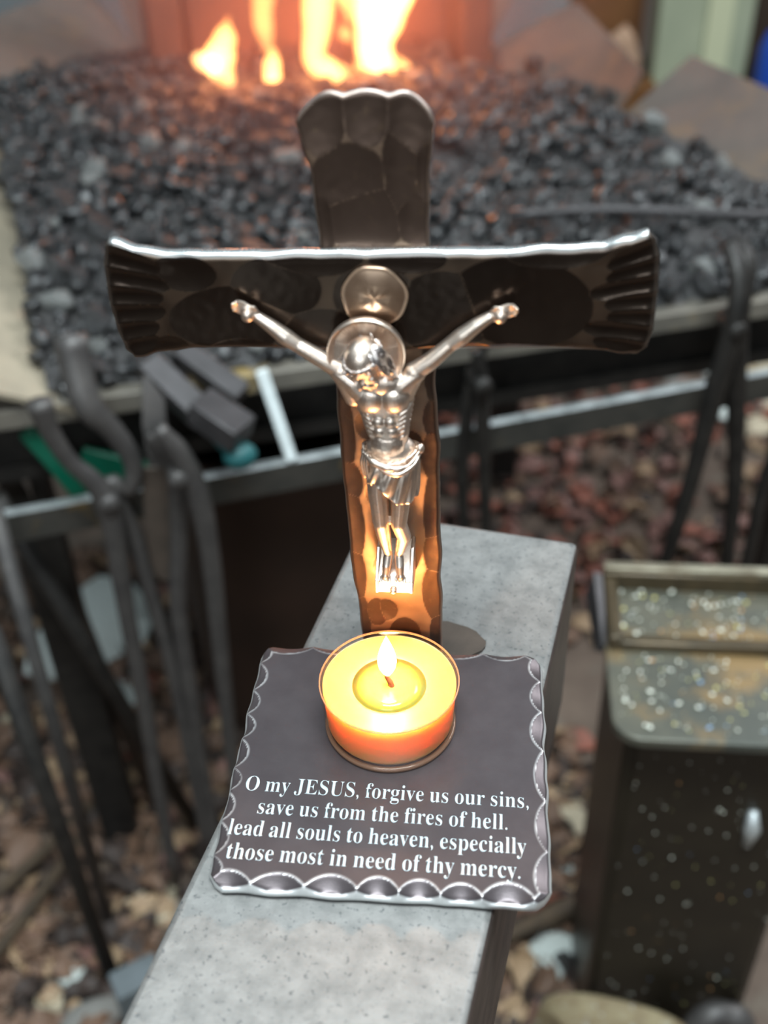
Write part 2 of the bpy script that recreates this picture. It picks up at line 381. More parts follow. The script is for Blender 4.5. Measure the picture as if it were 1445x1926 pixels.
# thin scrap of scale lying behind the plate
sc_ = MB(); ol = []
for k in range(22):
    a = 2 * math.pi * k / 22; r = 1 + .16 * noise.noise((math.cos(a) * 2, math.sin(a) * 2, 4)); ol.append((.0125 * r * math.cos(a), .0075 * r * math.sin(a)))
sc_.prism(ol, 0, .0009)
s_ = build(sc_, 'steel_scale_flake', M_BROWNIRON, None, smooth=False); s_.location = (.0185, .0375, ANV + .0002); s_.rotation_euler = (0, 0, R(-20))
tag(s_, 'thin ragged brown flake of scale lying on the anvil behind the candle', 'flake')

# ================================================================== CRUCIFIX
ZP = .705
cx = thing('crucifix', 'hammered dark iron crucifix standing on an engraved square base plate', 'crucifix', (.0045, .0294, ZP), R(-6.0))
mm = .001
# --- base plate: 85 mm square, local y from -85 to 0, top at z = 0
def plate_edges(s, t):
    u = -.0435 + .0860 * s; v = -.0850 + .0850 * t
    c = .003
    u += (.0005 * math.sin(t * 19)) * (1 if s in (0, 1) else 0) * 0
    # rounded corners
    a = (s - .5) * 2; b = (t - .5) * 2
    k = max(0, abs(a) + abs(b) - 1.90) * .018
    u -= math.copysign(k, a) * 1; v -= math.copysign(k, b) * 1
    u += .0006 * noise.noise((v * 130, 7, 0)) * a; v += .0005 * noise.noise((u * 130, 3, 0)) * b
    return u, v
dm = []
def edge_run(fixed, a0, a1, horizontal, step, ra, rb, dp):
    a = a0
    while a < a1:
        L = step * rnd.uniform(.8, 1.25)
        c = a + L / 2
        dm.append((c, fixed, L * .66, rb * rnd.uniform(.94, 1.06), 0, dp) if horizontal else (fixed, c, rb * rnd.uniform(.94, 1.06), L * .66, 0, dp))
        a += L
edge_run(-91.0, -44, 43, True, 12.5, 6, 10.6, 3.5)
edge_run(4.5, -44, 43, True, 15, 6, 8.0, 1.6)
edge_run(-49.6, -85, 0, False, 9.5, 6, 9.3, 2.1)
edge_run(47.5, -85, 0, False, 14, 6, 8.8, 1.8)
plate = hammered(210, 210, plate_edges, .0048, .0012, dm, 'base_plate', M_PLATE, cx, back_y=0.0, axis='top', ripple=.000004, seed=2, ridge=.22)
# engraved prayer, each line a sub-part
def serif(s):
    o = ''
    for c in s:
        if 'A' <= c <= 'Z': o += chr(0x1D400 + ord(c) - 65)
        elif 'a' <= c <= 'z': o += chr(0x1D41A + ord(c) - 97)
        else: o += c
    return o
LINES = [('O my JESUS, forgive us our sins,', -38.8, 37.1, -56.0), ('save us from the fires of hell.', -34.1, 31.5, -63.3), ('lead all souls to heaven, especially', -40.7, 36.2, -70.2), ('those most in need of thy mercy.', -39.8, 34.6, -77.4)]
for txt, u0, u1, base in LINES:
    c = bpy.data.curves.new('engraved_text', 'FONT'); c.body = serif(txt); c.size = 1; c.offset = -.011; c.extrude = 0; c.resolution_u = 3; c.space_word = .85
    to = bpy.data.objects.new('tmp_text', c); COL.objects.link(to)
    bpy.context.view_layer.update()
    me = bpy.data.meshes.new_from_object(to.evaluated_get(bpy.context.evaluated_depsgraph_get())); bpy.data.objects.remove(to)
    xs = [v.co.x for v in me.vertices]; kx = (u1 - u0) / (max(xs) - min(xs)) * mm; x0 = min(xs); ky = .00715
    for v in me.vertices: v.co = ((v.co.x - x0) * kx, v.co.y * ky, v.co.z)
    bm = bmesh.new(); bm.from_mesh(me)
    ret = bmesh.ops.extrude_face_region(bm, geom=list(bm.faces)); vv = [q for q in ret['geom'] if isinstance(q, bmesh.types.BMVert)]
    for q in vv: q.co.z += .00012
    bmesh.ops.recalc_face_normals(bm, faces=bm.faces); bm.to_mesh(me); bm.free()
    me.name = 'engraved_text'; me.materials.clear()
    t_ = link('engraved_text', me, M_TEXT, plate, smooth=False); t_.location = (u0 * mm, base * mm, .00001); t_.rotation_euler = (0, 0, R(-.95))
    t_['label'] = 'pale engraved line of the prayer text'

# --- upright bar
UL = [(0, -12.2), (11, -12.1), (38.8, -14.1), (75, -15.1), (98, -15.3), (134, -17.0), (149, -17.7), (157, -19.6), (162, -20.6), (166, -19.6)]
UR = [(0, 12.3), (11, 12.2), (67, 11.4), (100, 10.2), (134, 8.5), (150, 8.8), (158, 9.6), (163, 10.4), (166, 9.9)]
def up_top(s):  # scalloped forged end
    return 166.6 + .75 * abs(math.sin(s * math.pi * 3.0)) - 6.5 * (max(0, abs(s - .5) * 2 - .40) / .6) ** 2.6
def upr_edges(s, t):
    wv = up_top(s) * t
    l, r = interp(UL, wv), interp(UR, wv)
    l += .5 * noise.noise((wv * .11, 1, 0)); r += .5 * noise.noise((wv * .11, 8, 0))
    return (l + (r - l) * s) * mm, wv * mm
dm = [(-15, 168, 7.0, 15, 0, 1.5), (-5, 169, 6.6, 14, 0, 1.5), (5.0, 168, 6.6, 15, 0, 1.5), (-9, 148, 9, 8.5, .2, .8), (2.5, 149, 4.5, 14, 0, .6), (-6, 139.5, 9.5, 9, 0, .9), (5.5, 139, 5, 6.5, .3, .9), (-16, 138, 3.5, 8, 0, .7), (8, 150, 3, 8, 0, .7)]
for sd, uu in ((0, -14.2), (1, 10.8)):
    a = 2
    while a < 106:
        L = rnd.uniform(11, 26); dm.append((uu + (1 if sd else -1) * .8 + rnd.uniform(-.8, .8), a + L / 2, rnd.uniform(3.6, 6.4), L * .66, rnd.uniform(-.12, .12), .75)); a += L * .86
for k in range(7): dm.append((rnd.uniform(-7, 5), rnd.uniform(5, 95), rnd.uniform(3, 5), rnd.uniform(4, 8), 0, .5))
upright = hammered(64, 330, upr_edges, .0040, .0010, dm, 'upright_bar', M_CROSS, cx, back_y=0.0, ripple=.00006, seed=5, glint_sides=.25)

# --- crossbar (lies on the front of the upright)
BT = [(-67, 134.6), (-64.5, 135.6), (-58.7, 133.4), (-49.7, 132.5), (-30, 132.7), (-11, 133.1), (20, 133.7), (40, 134.6), (47, 135.4), (53, 137.2), (57, 138.4), (60, 138.0)]
BB = [(-67, 103.4), (-64, 103.9), (-57.7, 105.6), (-46.8, 107.2), (-31, 107.4), (-13, 107.0), (20, 108.0), (41, 108.6), (49, 108.2), (55.7, 107.2), (58, 107.1), (61, 107.6)]
BL = [(0, -64.8), (.10, -66.7), (.28, -67.8), (.5, -68.4), (.8, -68.0), (.95, -66.9), (1, -65.6)]
BR = [(0, 58.3), (.06, 60.4), (.2, 61.2), (.5, 61.1), (.8, 60.5), (.93, 59.3), (1, 57.2)]
def bar_edges(s, t):
    l, r = interp(BL, t), interp(BR, t); u = l + (r - l) * s
    b, tp = interp(BB, u), interp(BT, u)
    b += .35 * noise.noise((u * .16, 2, 0)); tp += .25 * noise.noise((u * .16, 6, 0))
    return u * mm, (b + (tp - b) * t) * mm
dm = []
for k, a in enumerate((-24, -13, -4, 6, 17, 27)):  # fan of chisel-like blows on both ends
    wv = 131 - k * 4.9
    dm.append((-66.5, wv, rnd.uniform(10, 15), 3.6, R(-14 + k * 7), 1.35))
for k in range(7):
    wv = 134.5 - k * 4.3
    dm.append((60, wv, rnd.uniform(10, 16), 3.2, R(22 - k * 6), 1.35))
dm += [(-48.5, 127.5, 7.8, 4.6, R(-4), .7), (-38, 116, 16, 8.6, R(5), .55), (-55, 106, 6, 5, R(15), .7), (-37, 108, 8, 4, 0, .5), (-18, 131, 12, 4, R(2), .6), (-16, 112, 13, 7, 0, .5), (4, 131.5, 9, 3.5, 0, .6), (12, 118, 12, 11, 0, .5),
       (30, 121, 17, 11.5, R(-8), .6), (38, 133.5, 12, 4.2, R(9), .7), (30, 107.5, 12, 3.2, 0, .6), (18, 108, 7, 3, 0, .6), (-27, 124, 11, 8, 0, .5), (50, 106, 9, 3, R(-4), .8), (-4, 122, 10, 9, 0, .3)]
crossbar = hammered(300, 96, bar_edges, .0045, .0023, dm, 'crossbar', M_BAR, cx, back_y=-.0040, ripple=.00004, seed=8, glint_sides=.12)

# --- domed brass disc behind the head
bd = MB(); prof = [(0.00003, 2.1)]
for k in range(1, 9): r = 7.7 * k / 8; prof.append((r * mm * 1000 / 1000, 0))
n = 72; vs = []; fs = []
rings = [0.02, .15, .3, .42, .5, .6, .7, .8, .88, .94, .98, 1.0, .98]
for ri, q in enumerate(rings):
    for k in range(n):
        a = 2 * math.pi * k / n
        r = 7.75 * q * (1 + .018 * math.sin(3 * a + 1) + .015 * math.sin(7 * a))
        h = .3 + 1.15 * (1 - q ** 2.0) if ri < len(rings) - 1 else -.3
        fc = .22 * max(0, math.cos(2.5 * a)) * min(1, q * 2.2)
        if q < .35: h = .3 + 1.15 * (1 - .35 ** 2) - .18 * (q / .35) * math.cos(4 * a + .4)      # small square facet on the crown
        if ri in (len(rings) - 3, len(rings) - 2): h = .55
        vs.append((r * math.cos(a) * mm, -(h - fc * (1 - q)) * mm, r * math.sin(a) * mm))
for i in range(len(rings) - 1):
    for k in range(n): fs.append((i * n + k, i * n + (k + 1) % n, (i + 1) * n + (k + 1) % n, (i + 1) * n + k))
fs.append(tuple(range(n))); fs.append(tuple(reversed(range((len(rings) - 1) * n, len(rings) * n))))
disc = build(MB().add(vs, fs), 'domed_disc', M_BRASS, cx, loc=(-3.9 * mm, -8.6 * mm, 122.3 * mm))
disc['label'] = 'domed brass disc behind the head'

# ------------------------------------------------------------------ cast figure (millimetres, then remeshed)
def remeshed(mb, name, mat_, parent, voxel, smooth_it=3):
    me = mb.mesh('tmp'); o = bpy.data.objects.new('tmp_remesh', me); COL.objects.link(o)
    m = o.modifiers.new('r', 'REMESH'); m.mode = 'VOXEL'; m.voxel_size = voxel
    s = o.modifiers.new('s', 'SMOOTH'); s.factor = .5; s.iterations = smooth_it
    bpy.context.view_layer.update()
    me2 = bpy.data.meshes.new_from_object(o.evaluated_get(bpy.context.evaluated_depsgraph_get())); bpy.data.objects.remove(o)
    for v in me2.vertices: v.co = v.co * mm
    me2.name = name; me2.materials.clear()
    return link(name, me2, mat_, parent)
B = MB()
B.sphere((-2.2, -12.0, 97.0), (7.2, 4.1, 7.6), nu=24, nv=16)
B.sphere((-3.1, -12.0, 102.0), (8.4, 4.3, 4.2), nu=24, nv=16)
B.sphere((-1.2, -12.0, 88.5), (5.3, 4.2, 7.5), nu=24, nv=16)
B.sphere((-0.9, -11.8, 80.8), (6.9, 4.6, 5.6), nu=24, nv=16)
B.sphere((-1.4, -14.5, 84.9), (4.3, 2.2, 3.8), nu=20, nv=12)            # belly
for u in (-5.0, 0.5): B.sphere((u, -14.3, 98.1), (3.9, 2.5, 3.9), Matrix.Rotation(R(12 if u < 0 else -12), 3, 'Y'), 20, 12)
for k, wv in enumerate((92.0, 89.3, 86.6)):
    for sgn in (-1, 1): B.sphere((-1.9 + .25 * k + sgn * 1.45, -15.45 + .10 * k, wv), (1.55, 1.0, 1.45))
for k in range(6):                                                      # ribs
    z = 95.8 - 1.5 * k
    B.chain([(1.9 - .25 * k, -15.6 + .1 * k, z - 1.6), (3.6 - .2 * k, -14.9, z - .5), (5.1 - .25 * k, -12.4, z + 1.3)], [.42, .55, .45])
    B.chain([(-5.7 + .35 * k, -15.5 + .1 * k, z - 1.6), (-7.3 + .35 * k, -14.7, z - .5), (-8.9 + .4 * k, -12.4, z + 1.3)], [.42, .55, .45])
for sx, sh in ((-1, -12.2), (1, 5.4)):                                   # shoulders, armpit webs
    B.sphere((sh, -12.4, 104.6), (2.7, 2.5, 2.5))
    B.chain([(sh, -12.4, 104.2), (sh - sx * 1.6, -12.3, 100.5), (sh - sx * 2.6, -12.2, 97.0)], [2.5, 2.5, 2.2])
    B.chain([(sh + sx * .6, -12.6, 104.4), (sh - sx * 3.0, -13.3, 101.6), (sh - sx * 5.0, -13.6, 99.2)], [2.3, 2.6, 2.6])
AL = [(-12.2, -12.4, 104.7), (-16.0, -12.2, 107.1), (-19.5, -11.9, 109.2), (-22.4, -11.5, 110.9), (-25.2, -11.3, 112.9), (-28.2, -11.1, 115.4), (-31.4, -10.9, 117.8)]
AR = [(5.4, -12.4, 104.7), (8.9, -12.2, 107.2), (11.6, -11.9, 109.6), (13.9, -11.5, 111.7), (16.6, -11.3, 113.8), (19.8, -11.1, 116.5), (23.0, -10.9, 118.7)]
rr = [2.35, 2.2, 2.0, 1.85, 2.1, 1.75, 1.35]
B.chain(AL, rr); B.chain(AR, rr)
def hand(wrist, dirv, side):
    dv = Vector(dirv).normalized(); nv = Vector((0, -1, 0)); sv = dv.cross(nv).normalized()      # sv: across the palm
    if sv.z < 0: sv = -sv                                                                      # towards the thumb (upper) side
    Wp = Vector(wrist)
    Mx = Matrix((dv, sv, nv)).transposed()
    B.sphere(Wp + dv * 1.9, (2.6, 1.85, 1.0), Mx, 18, 12)
    for k, (a, ln) in enumerate(((1.25, 1.0), (.42, 1.12), (-.42, 1.05), (-1.2, .85))):            # four fingers curling toward the viewer
        p0 = Wp + dv * 2.9 + sv * a * .95 - nv * .15
        p1 = p0 + dv * 1.75 * ln + sv * a * .10 + nv * .10
        p2 = p1 + dv * 1.25 * ln + nv * .45 * ln - sv * a * .12
        p3 = p2 + dv * .35 * ln + nv * .85 * ln - sv * a * .10
        B.chain([p0, p1, p2, p3], [.52, .50, .46, .38])
    t0 = Wp + dv * .9 + sv * 1.1 + nv * .2
    B.chain([t0, t0 + dv * 1.0 + sv * .95 + nv * .5, t0 + dv * 2.3 + sv * .75 + nv * 1.0], [.62, .52, .38])
hand((-31.4, -10.9, 117.8), (-.84, 0, .54), -1); hand((23.0, -10.9, 118.7), (.93, 0, .36), 1)
# legs: hip, knee forward, calf, ankle, foot with five toes
for hip, th, kn, cf, an, toe in (((-4.2, -12.2, 80.0), (-4.2, -14.6, 71.0), (-3.4, -16.8, 62.0), (-3.1, -14.0, 55.6), (-2.2, -12.8, 48.2), (-2.8, -16.3, 43.2)),
                                 ((2.5, -12.2, 80.0), (1.9, -14.6, 71.0), (1.2, -16.8, 62.0), (2.2, -13.8, 55.4), (.7, -12.8, 48.2), (1.3, -16.3, 43.2))):
    B.chain([hip, th, kn, cf, an], [3.3, 2.75, 2.15, 2.0, 1.2])
    B.sphere(Vector(kn) + Vector((0, -.9, .2)), (1.4, 1.1, 1.6))                                # kneecap
    hx = Vector(an) + Vector((0, .6, -1.2)); B.sphere(hx, 1.25)
    B.chain([an, Vector(an).lerp(Vector(toe), .55) + Vector((0, -.35, .3)), toe], [1.3, 1.25, .95])
    B.chain([hx, toe], [1.2, 1.1])
    for q, ln in zip((-1.3, -.7, -.1, .5, 1.15), (.9, 1.15, 1.25, 1.25, 1.2) if hip[0] > 0 else (1.2, 1.25, 1.25, 1.15, .9)):
        p = Vector(toe) + Vector((q, 0, .15 - abs(q) * .2)); B.chain([p, p + Vector((q * .10, -1.1 * ln * .8, -.75 * ln))], [.36, .30])
# neck and head, bowed forward to the figure's right
fv = Vector((-.30, -.80, -.52)).normalized(); hv = (Vector((-.16, 0, 1)) - fv * fv.dot(Vector((-.16, 0, 1)))).normalized(); rv = hv.cross(-fv).normalized()
if rv.x < 0: rv = -rv
HM = Matrix((rv, hv, fv)).transposed(); HC = Vector((-5.6, -18.3, 110.2))
def H(a, b, c): return HC + HM @ Vector((a, b, c))
B.chain([(-3.6, -12.6, 104.5), H(0, -1.5, -2.2)], [3.0, 2.8])
B.sphere(H(0, 1.4, -.5), (4.3, 4.9, 5.0), HM, 24, 16)
B.sphere(H(0, -1.9, 1.1), (3.35, 4.3, 3.3), HM, 24, 16)
B.chain([H(-2.9, .5, 3.2), H(0, .9, 4.25), H(2.9, .5, 3.2)], [.55, .6, .55])               # brow
B.chain([H(0, .6, 4.3), H(0, -.7, 4.9), H(0, -1.9, 5.55)], [.42, .5, .72]); B.sphere(H(.65, -1.95, 4.9), .5); B.sphere(H(-.65, -1.95, 4.9), .5)   # nose
for q in (-1, 1):
    B.sphere(H(q * 2.25, -1.5, 3.05), (1.1, .9, 1.0), HM); B.sphere(H(q * 1.65, -.45, 3.35), (.85, .6, .75), HM)   # cheekbones, closed eyes
    B.chain([H(0, -2.75, 4.75), H(q * 1.2, -3.1, 4.3), H(q * 1.9, -4.2, 3.5)], [.5, .5, .36])  # moustache
    B.sphere(H(q * 3.35, -1.0, .2), (.6, 1.1, .8), HM)                                         # ears
B.chain([H(-.7, -3.7, 4.25), H(.7, -3.7, 4.25)], [.42, .42])                                   # lower lip
for k in range(9):
    a = -2.6 + .65 * k; B.chain([H(a, -3.6 - .8 * (1 - abs(a) / 2.6), 3.6 - abs(a) * .35), H(a * .8 + .3 * math.sin(k * 2.1), -6.6 + abs(a) * .55, 3.5 - abs(a) * .2)], [.75, .26])   # beard
corpus = remeshed(B, 'cast_figure', M_SILVER, cx, .20, 4)
corpus['label'] = 'silver figure of a crucified man with bowed head and spread arms'

# halo: shallow dish with a rim and carved rays
n = 300; HR = 9.3; rq = [0.03, .2, .4, .55, .65, .72, .78, .82, .85, .88, .92, .96, .99, 1.0, 1.0, .97, .5, .03]; vs = []; fs = []
for ri, q in enumerate(rq):
    for k in range(n):
        a = 2 * math.pi * k / n; dg = math.degrees(a) % 360
        if ri <= 8: y = 1.3 * (1 - q * q)
        else: y = {9: -.15, 10: -.55, 11: -.95, 12: -.75, 13: -.3, 14: .7, 15: 1.2, 16: 2.0, 17: 2.3}[ri]
        r = HR * q
        if 2 <= ri <= 8:
            if 20 < dg < 72 or 108 < dg < 160: y += .20 * math.cos(dg * math.pi * 2 / 6.0) + .14
            elif min(abs(dg - c) for c in (20, 72, 108, 160)) < 1.6: y -= .25
            else: y -= .12
        vs.append((r * math.cos(a) * mm, y * mm, r * math.sin(a) * mm))
for i in range(len(rq) - 1):
    for k in range(n): fs.append((i * n + k, i * n + (k + 1) % n, (i + 1) * n + (k + 1) % n, (i + 1) * n + k))
fs.append(tuple(range(n))); fs.append(tuple(reversed(range((len(rq) - 1) * n, len(rq) * n))))
halo = build(MB().add(vs, fs), 'halo', M_SILVER, corpus, loc=(-5.9 * mm, -13.2 * mm, 109.6 * mm), sharp=50)
halo.rotation_euler = (R(-4), R(3), 0); halo['label'] = 'dished silver halo with carved rays'

# hair: side strands, back locks and a twisted crown of thorns
Hh = MB()
for k in range(15):
    a = R(12 + k * 11.2)                       # over the left and right sides of the skull, clear of the smooth crown
    for side in (-1, 1):
        if side < 0 and k > 11: continue
        up = math.cos(a); bk = math.sin(a)
        pts = [H(side * (2.2 + .5 * bk), 5.0 - .9 * bk, .8 - 3.6 * bk), H(side * 4.5, 2.6, 1.6 * up - 2.2 * bk), H(side * (4.9 + .3 * math.sin(k)), -.8, 1.7 * up - 2.0 * bk), H(side * (4.7 + .4 * math.cos(k * 1.7)), -4.2, 1.0 * up - 1.4 * bk)]
        if side > 0: pts.append(Vector((-.6 + .35 * k * .5, -16.2 + .2 * k, 104.4 - .12 * k)))
        else: pts.append(Vector((-11.2 + .1 * k, -16.6 + .15 * k, 106.4 - .1 * k)))
        sp = spline(pts, 18)
        sp = [p + Vector((.18 * math.sin(i * 1.3 + k), .16 * math.cos(i * 1.1 + 2 * k), 0)) for i, p in enumerate(sp)]
        Hh.tube(sp, [.34 + .18 * math.sin(math.pi * i / 17) for i in range(18)], 7)
for s3 in range(3):
    pts = []
    for i in range(61):
        a = 2 * math.pi * i / 60; tw = a * 7 + s3 * 2.09
        pts.append(H((4.55 + .28 * math.cos(tw)) * math.sin(a), 2.2 + .4 * math.sin(tw) + .5 * math.cos(a), -.4 + (4.9 + .28 * math.cos(tw)) * math.cos(a)))
    pts = [p for i, p in enumerate(pts) if i >= 3 or True]
    Hh.tube(pts, .24, 6)
for i in range(22):
    a = 2 * math.pi * i / 22; p = H(4.7 * math.sin(a), 2.3, -.4 + 5.0 * math.cos(a)); q = H(5.7 * math.sin(a + .25), 2.6 + .8 * math.sin(i * 2.7), -.4 + 6.0 * math.cos(a + .25)); Hh.tube([p, q], [.2, .04], 5)
for v_i, v in enumerate(Hh.v): Hh.v[v_i] = (v[0] * mm, v[1] * mm, v[2] * mm)
hair = build(Hh, 'hair_and_thorn_crown', M_HAIR, corpus); hair['label'] = 'textured hair with a twisted crown of thorns'

# loincloth with diagonal folds and a rolled waistband
n = 150; m = 34; vs = []; fs = []
def cl_top(a): return 82.6 + .8 * math.cos(2 * a) - .9 * math.exp(-((a + math.pi / 2) / .9) ** 2)
BOT = [(-math.pi, 75.5), (-2.6, 74.2), (-2.2, 75.0), (-1.9, 73.8), (-1.6, 71.2), (-1.3, 69.6), (-1.0, 68.9), (-.6, 69.0), (-.1, 69.6), (1.0, 71.5), (math.pi, 75.5)]
for i in range(m + 1):
    t = i / m
    for k in range(n):
        a = -math.pi + 2 * math.pi * k / n
        z = cl_top(a) * (1 - t) + interp(BOT, a) * t
        rx = 7.25 - .3 * t; ry = 5.0 + .9 * math.sin(min(1, t * 1.6) * math.pi / 2) + .4 * t
        fold = .30 * math.sin(a * 11 + t * 11.0 + 1.2 * math.sin(t * 5)) * min(1, t * 4) + .12 * math.sin(a * 25 + t * 9)
        cxx, cy = -.8, -12.0 - .7 * t
        rr_ = 1 + (fold * (.75 + .5 * t)) / 7 * (1 if math.sin(a) < .3 else .3)
        vs.append(((cxx + rx * math.cos(a) * rr_) * mm, (cy + ry * math.sin(a) * rr_) * mm, z * mm))
for i in range(m):
    for k in range(n): fs.append((i * n + k, i * n + (k + 1) % n, (i + 1) * n + (k + 1) % n, (i + 1) * n + k))
cm = MB().add(vs, fs)
loin = build(cm, 'loincloth', M_SILVER, corpus)
sm = loin.modifiers.new('thickness', 'SOLIDIFY'); sm.thickness = .0007; sm.offset = 1
rb = MB()
rb.tube([Vector(p) * mm for p in spline([(-7.9, -13.5, 82.6), (-5.5, -17.0, 82.0), (-2, -18.3, 80.8), (1.5, -18.4, 80.4), (4.5, -17.2, 81.2), (6.6, -14.2, 83.0)], 30)], [(.35 + .6 * math.sin(math.pi * min(1, i / 22)) + .12 * math.sin(i * 1.1)) * mm for i in range(30)], 12)
rb.tube([Vector(p) * mm for p in spline([(-3.6, -17.9, 80.2), (-1, -18.6, 79.2), (2.0, -18.6, 79.0), (5.2, -16.6, 80.4), (6.8, -13.6, 82.0)], 26)], [(.3 + .42 * math.sin(math.pi * i / 25)) * mm for i in range(26)], 10)
for q in range(3): rb.tube([Vector(p) * mm for p in spline([(-7.2 + .5 * q, -14.6 - .6 * q, 82.8), (-8.0 + .7 * q, -14.9 - .8 * q, 79.5), (-7.3 + .9 * q, -15.0 - .9 * q, 75.0 - .5 * q)], 14)], [(.62 - .03 * i) * mm for i in range(14)], 8)
rb.sphere((6.7 * mm, -13.2 * mm, 83.2 * mm), (1.1 * mm, 1.3 * mm, 1.4 * mm))
band = build(rb, 'rolled_waistband', M_SILVER, corpus)
# nails, foot block
for c in ((-33.6, -12.4, 118.7), (25.4, -12.4, 119.3)):
    nb = MB(); nb.lathe([(.0001 * mm, .75 * mm), (.95 * mm, .70 * mm), (1.1 * mm, .50 * mm), (1.30 * mm, .52 * mm), (1.38 * mm, .25 * mm), (1.3 * mm, -1.2 * mm), (.0001 * mm, -1.2 * mm)], 20)
    no = build(nb, 'nail', M_SILVER, corpus, loc=[q * mm for q in c]); no.rotation_euler = (R(90), 0, 0)
fr = MB()
def yz(outline, u0, u1):
    vs = [(u0 * mm, y * mm, z * mm) for y, z in outline] + [(u1 * mm, y * mm, z * mm) for y, z in outline]; n = len(outline)
    fr.add(vs, [tuple(range(n)), tuple(reversed(range(n, 2 * n)))] + [(n + k, n + (k + 1) % n, (k + 1) % n, k) for k in range(n)])
yz([(-3.9, 46.8), (-8.0, 46.4), (-17.0, 41.9), (-17.2, 38.2), (-3.9, 35.5)], -4.9, 3.9)
for u in (-5.6, 3.75): yz([(-3.9, 47.5), (-9.6, 48.0), (-17.4, 42.4), (-17.4, 38.1), (-3.9, 35.2)], u, u + .85)
fr.sphere((-.7 * mm, -17.5 * mm, 39.0 * mm), (1.0 * mm, .9 * mm, .9 * mm))
fb = build(fr, 'foot_block', M_SILVER, corpus, bevel=.00018)

# ================================================================== CANDLE
can = thing('tealight_candle', 'lit yellow tealight candle in a clear plastic cup on the base plate', 'candle', (0, 0, ZP + .0001))
cu = MB(); cu.lathe([(.00005, 0), (.0176, 0), (.0184, .0005), (.0187, .0015), (.0190, .0165), (.01945, .0168), (.01945, .0172), (.0190, .0174), (.0186, .0171), (.01835, .0020), (.0176, .0008), (.00005, .0007)], 96)
build(cu, 'clear_cup', M_CUP, can)
wx = MB(); wx.lathe([(.00005, .0018), (.0170, .0018), (.0178, .0034), (.0185, .0150), (.01845, .0163), (.0180, .0161), (.0150, .0157), (.0118, .0155), (.0106, .0153), (.0101, .0149), (.0085, .0146), (.004, .0145), (.00005, .0145)], 96)
wax = build(wx, 'wax', M_WAX, can)
rimr = MB(); rimr.lathe([(.01905, .0169), (.0194, .0169), (.0194, .0174), (.01905, .0174), (.01905, .0169)], 96); build(rimr, 'cup_rim', M_CUPRIM, can, sharp=30)
bsr = MB(); bsr.lathe([(.0168, .0), (.0182, .0), (.0186, .0010), (.0183, .0016), (.0170, .0014), (.0168, 0)], 96); build(bsr, 'cup_foot', M_CUPRIM, can)
pm = MB(); pm.lathe([(.00005, .0146), (.0100, .0149), (.0103, .0152), (.0060, .01515), (.0016, .01518), (.00005, .0155)], 64)
build(pm, 'melted_pool', M_POOL, can)
wk = MB(); wk.tube(spline([(.0006, -.0004, .0146), (.0003, -.0002, .0165), (-.0006, 0, .0185), (-.0004, 0, .0205)], 10), [.00105, .0009, .0008, .0008, .00075, .0007, .0007, .00065, .0006, .0004], 10)
build(wk, 'wick', M_WICK, can)
fm = MB(); fl = [(0, .0), (.12, .0013), (.25, .0023), (.38, .00265), (.5, .0025), (.64, .0020), (.78, .0013), (.9, .0006), (1, .00004)]
fm.lathe([(max(r, .00002), .0182 + .0158 * q) for q, r in fl], 28)
fl_o = build(fm, 'flame', emis_volume('candle_flame_gas', (1.0, .66, .30), (1.0, .58, .20), .018, .034, 9000), can, loc=(-.0004, 0, 0)); fl_o['label'] = 'white-hot teardrop flame'
point('flame_light', (-.0004, 0, .0262), .17, (1.0, .45, .15), .0026, can)

# ================================================================== FORGE (own frame: x along the front rim, y away from the camera)
FO = Vector((.022, .51, 0)); FA = R(12.6)
FM = Matrix.Translation(FO) @ Matrix.Rotation(FA, 4, 'Z')
forge = thing('coal_forge', 'wide steel coal forge pan full of black coal with a fire at its back', 'forge', tuple(FO), FA)
rm = MB(); rm.box((.02, .019, .538), (.42, .019, .002)); rm.box((.02, .002, .531), (.42, .002, .007))
build(rm, 'front_rim', M_RIM, forge, bevel=.0012)
pb = MB(); pb.box((.0, .30, .474), (.33, .28, .006)); pb.box((0.02, .030, .500), (.38, .004, .034)); build(pb, 'pan_bottom', M_TONGB, forge, smooth=False)
def sheet(name, pts, m, th=.004, sub=6):
    """flared sheet: quad given by four corners, thickened, slightly wavy"""
    a, b, c, d = [Vector(p) for p in pts]; nrm = (b - a).cross(d - a).normalized(); s = MB(); n = sub
    for side in (0, 1):
        for i in range(n + 1):
            for j in range(n + 1):
                p = a.lerp(b, i / n).lerp(d.lerp(c, i / n), j / n); p = p + nrm * (.003 * noise.noise(p * 9) + (th if side else 0)); s.v.append(tuple(p))
    N2 = (n + 1) ** 2
    for side in (0, 1):
        for i in range(n):
            for j in range(n):
                q = side * N2 + i * (n + 1) + j; f = (q, q + n + 1, q + n + 2, q + 1); s.f.append(f if side else tuple(reversed(f)))
    ring = [i * (n + 1) for i in range(n + 1)] + [n * (n + 1) + j for j in range(1, n + 1)] + [i * (n + 1) + n for i in range(n - 1, -1, -1)] + [j for j in range(n - 1, 0, -1)]
    for k in range(len(ring)): s.f.append((ring[k], ring[(k + 1) % len(ring)], ring[(k + 1) % len(ring)] + N2, ring[k] + N2))
    return build(s, name, m, forge, sharp=40)
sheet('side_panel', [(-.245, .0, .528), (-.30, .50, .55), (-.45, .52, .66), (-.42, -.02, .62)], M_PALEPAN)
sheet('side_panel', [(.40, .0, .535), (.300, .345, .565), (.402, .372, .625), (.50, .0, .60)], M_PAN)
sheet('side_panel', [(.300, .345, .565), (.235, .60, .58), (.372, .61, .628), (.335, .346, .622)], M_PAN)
sheet('back_panel', [(.245, .60, .58), (-.15, .78, .58), (-.16, .86, .66), (.34, .68, .66)], M_PAN)
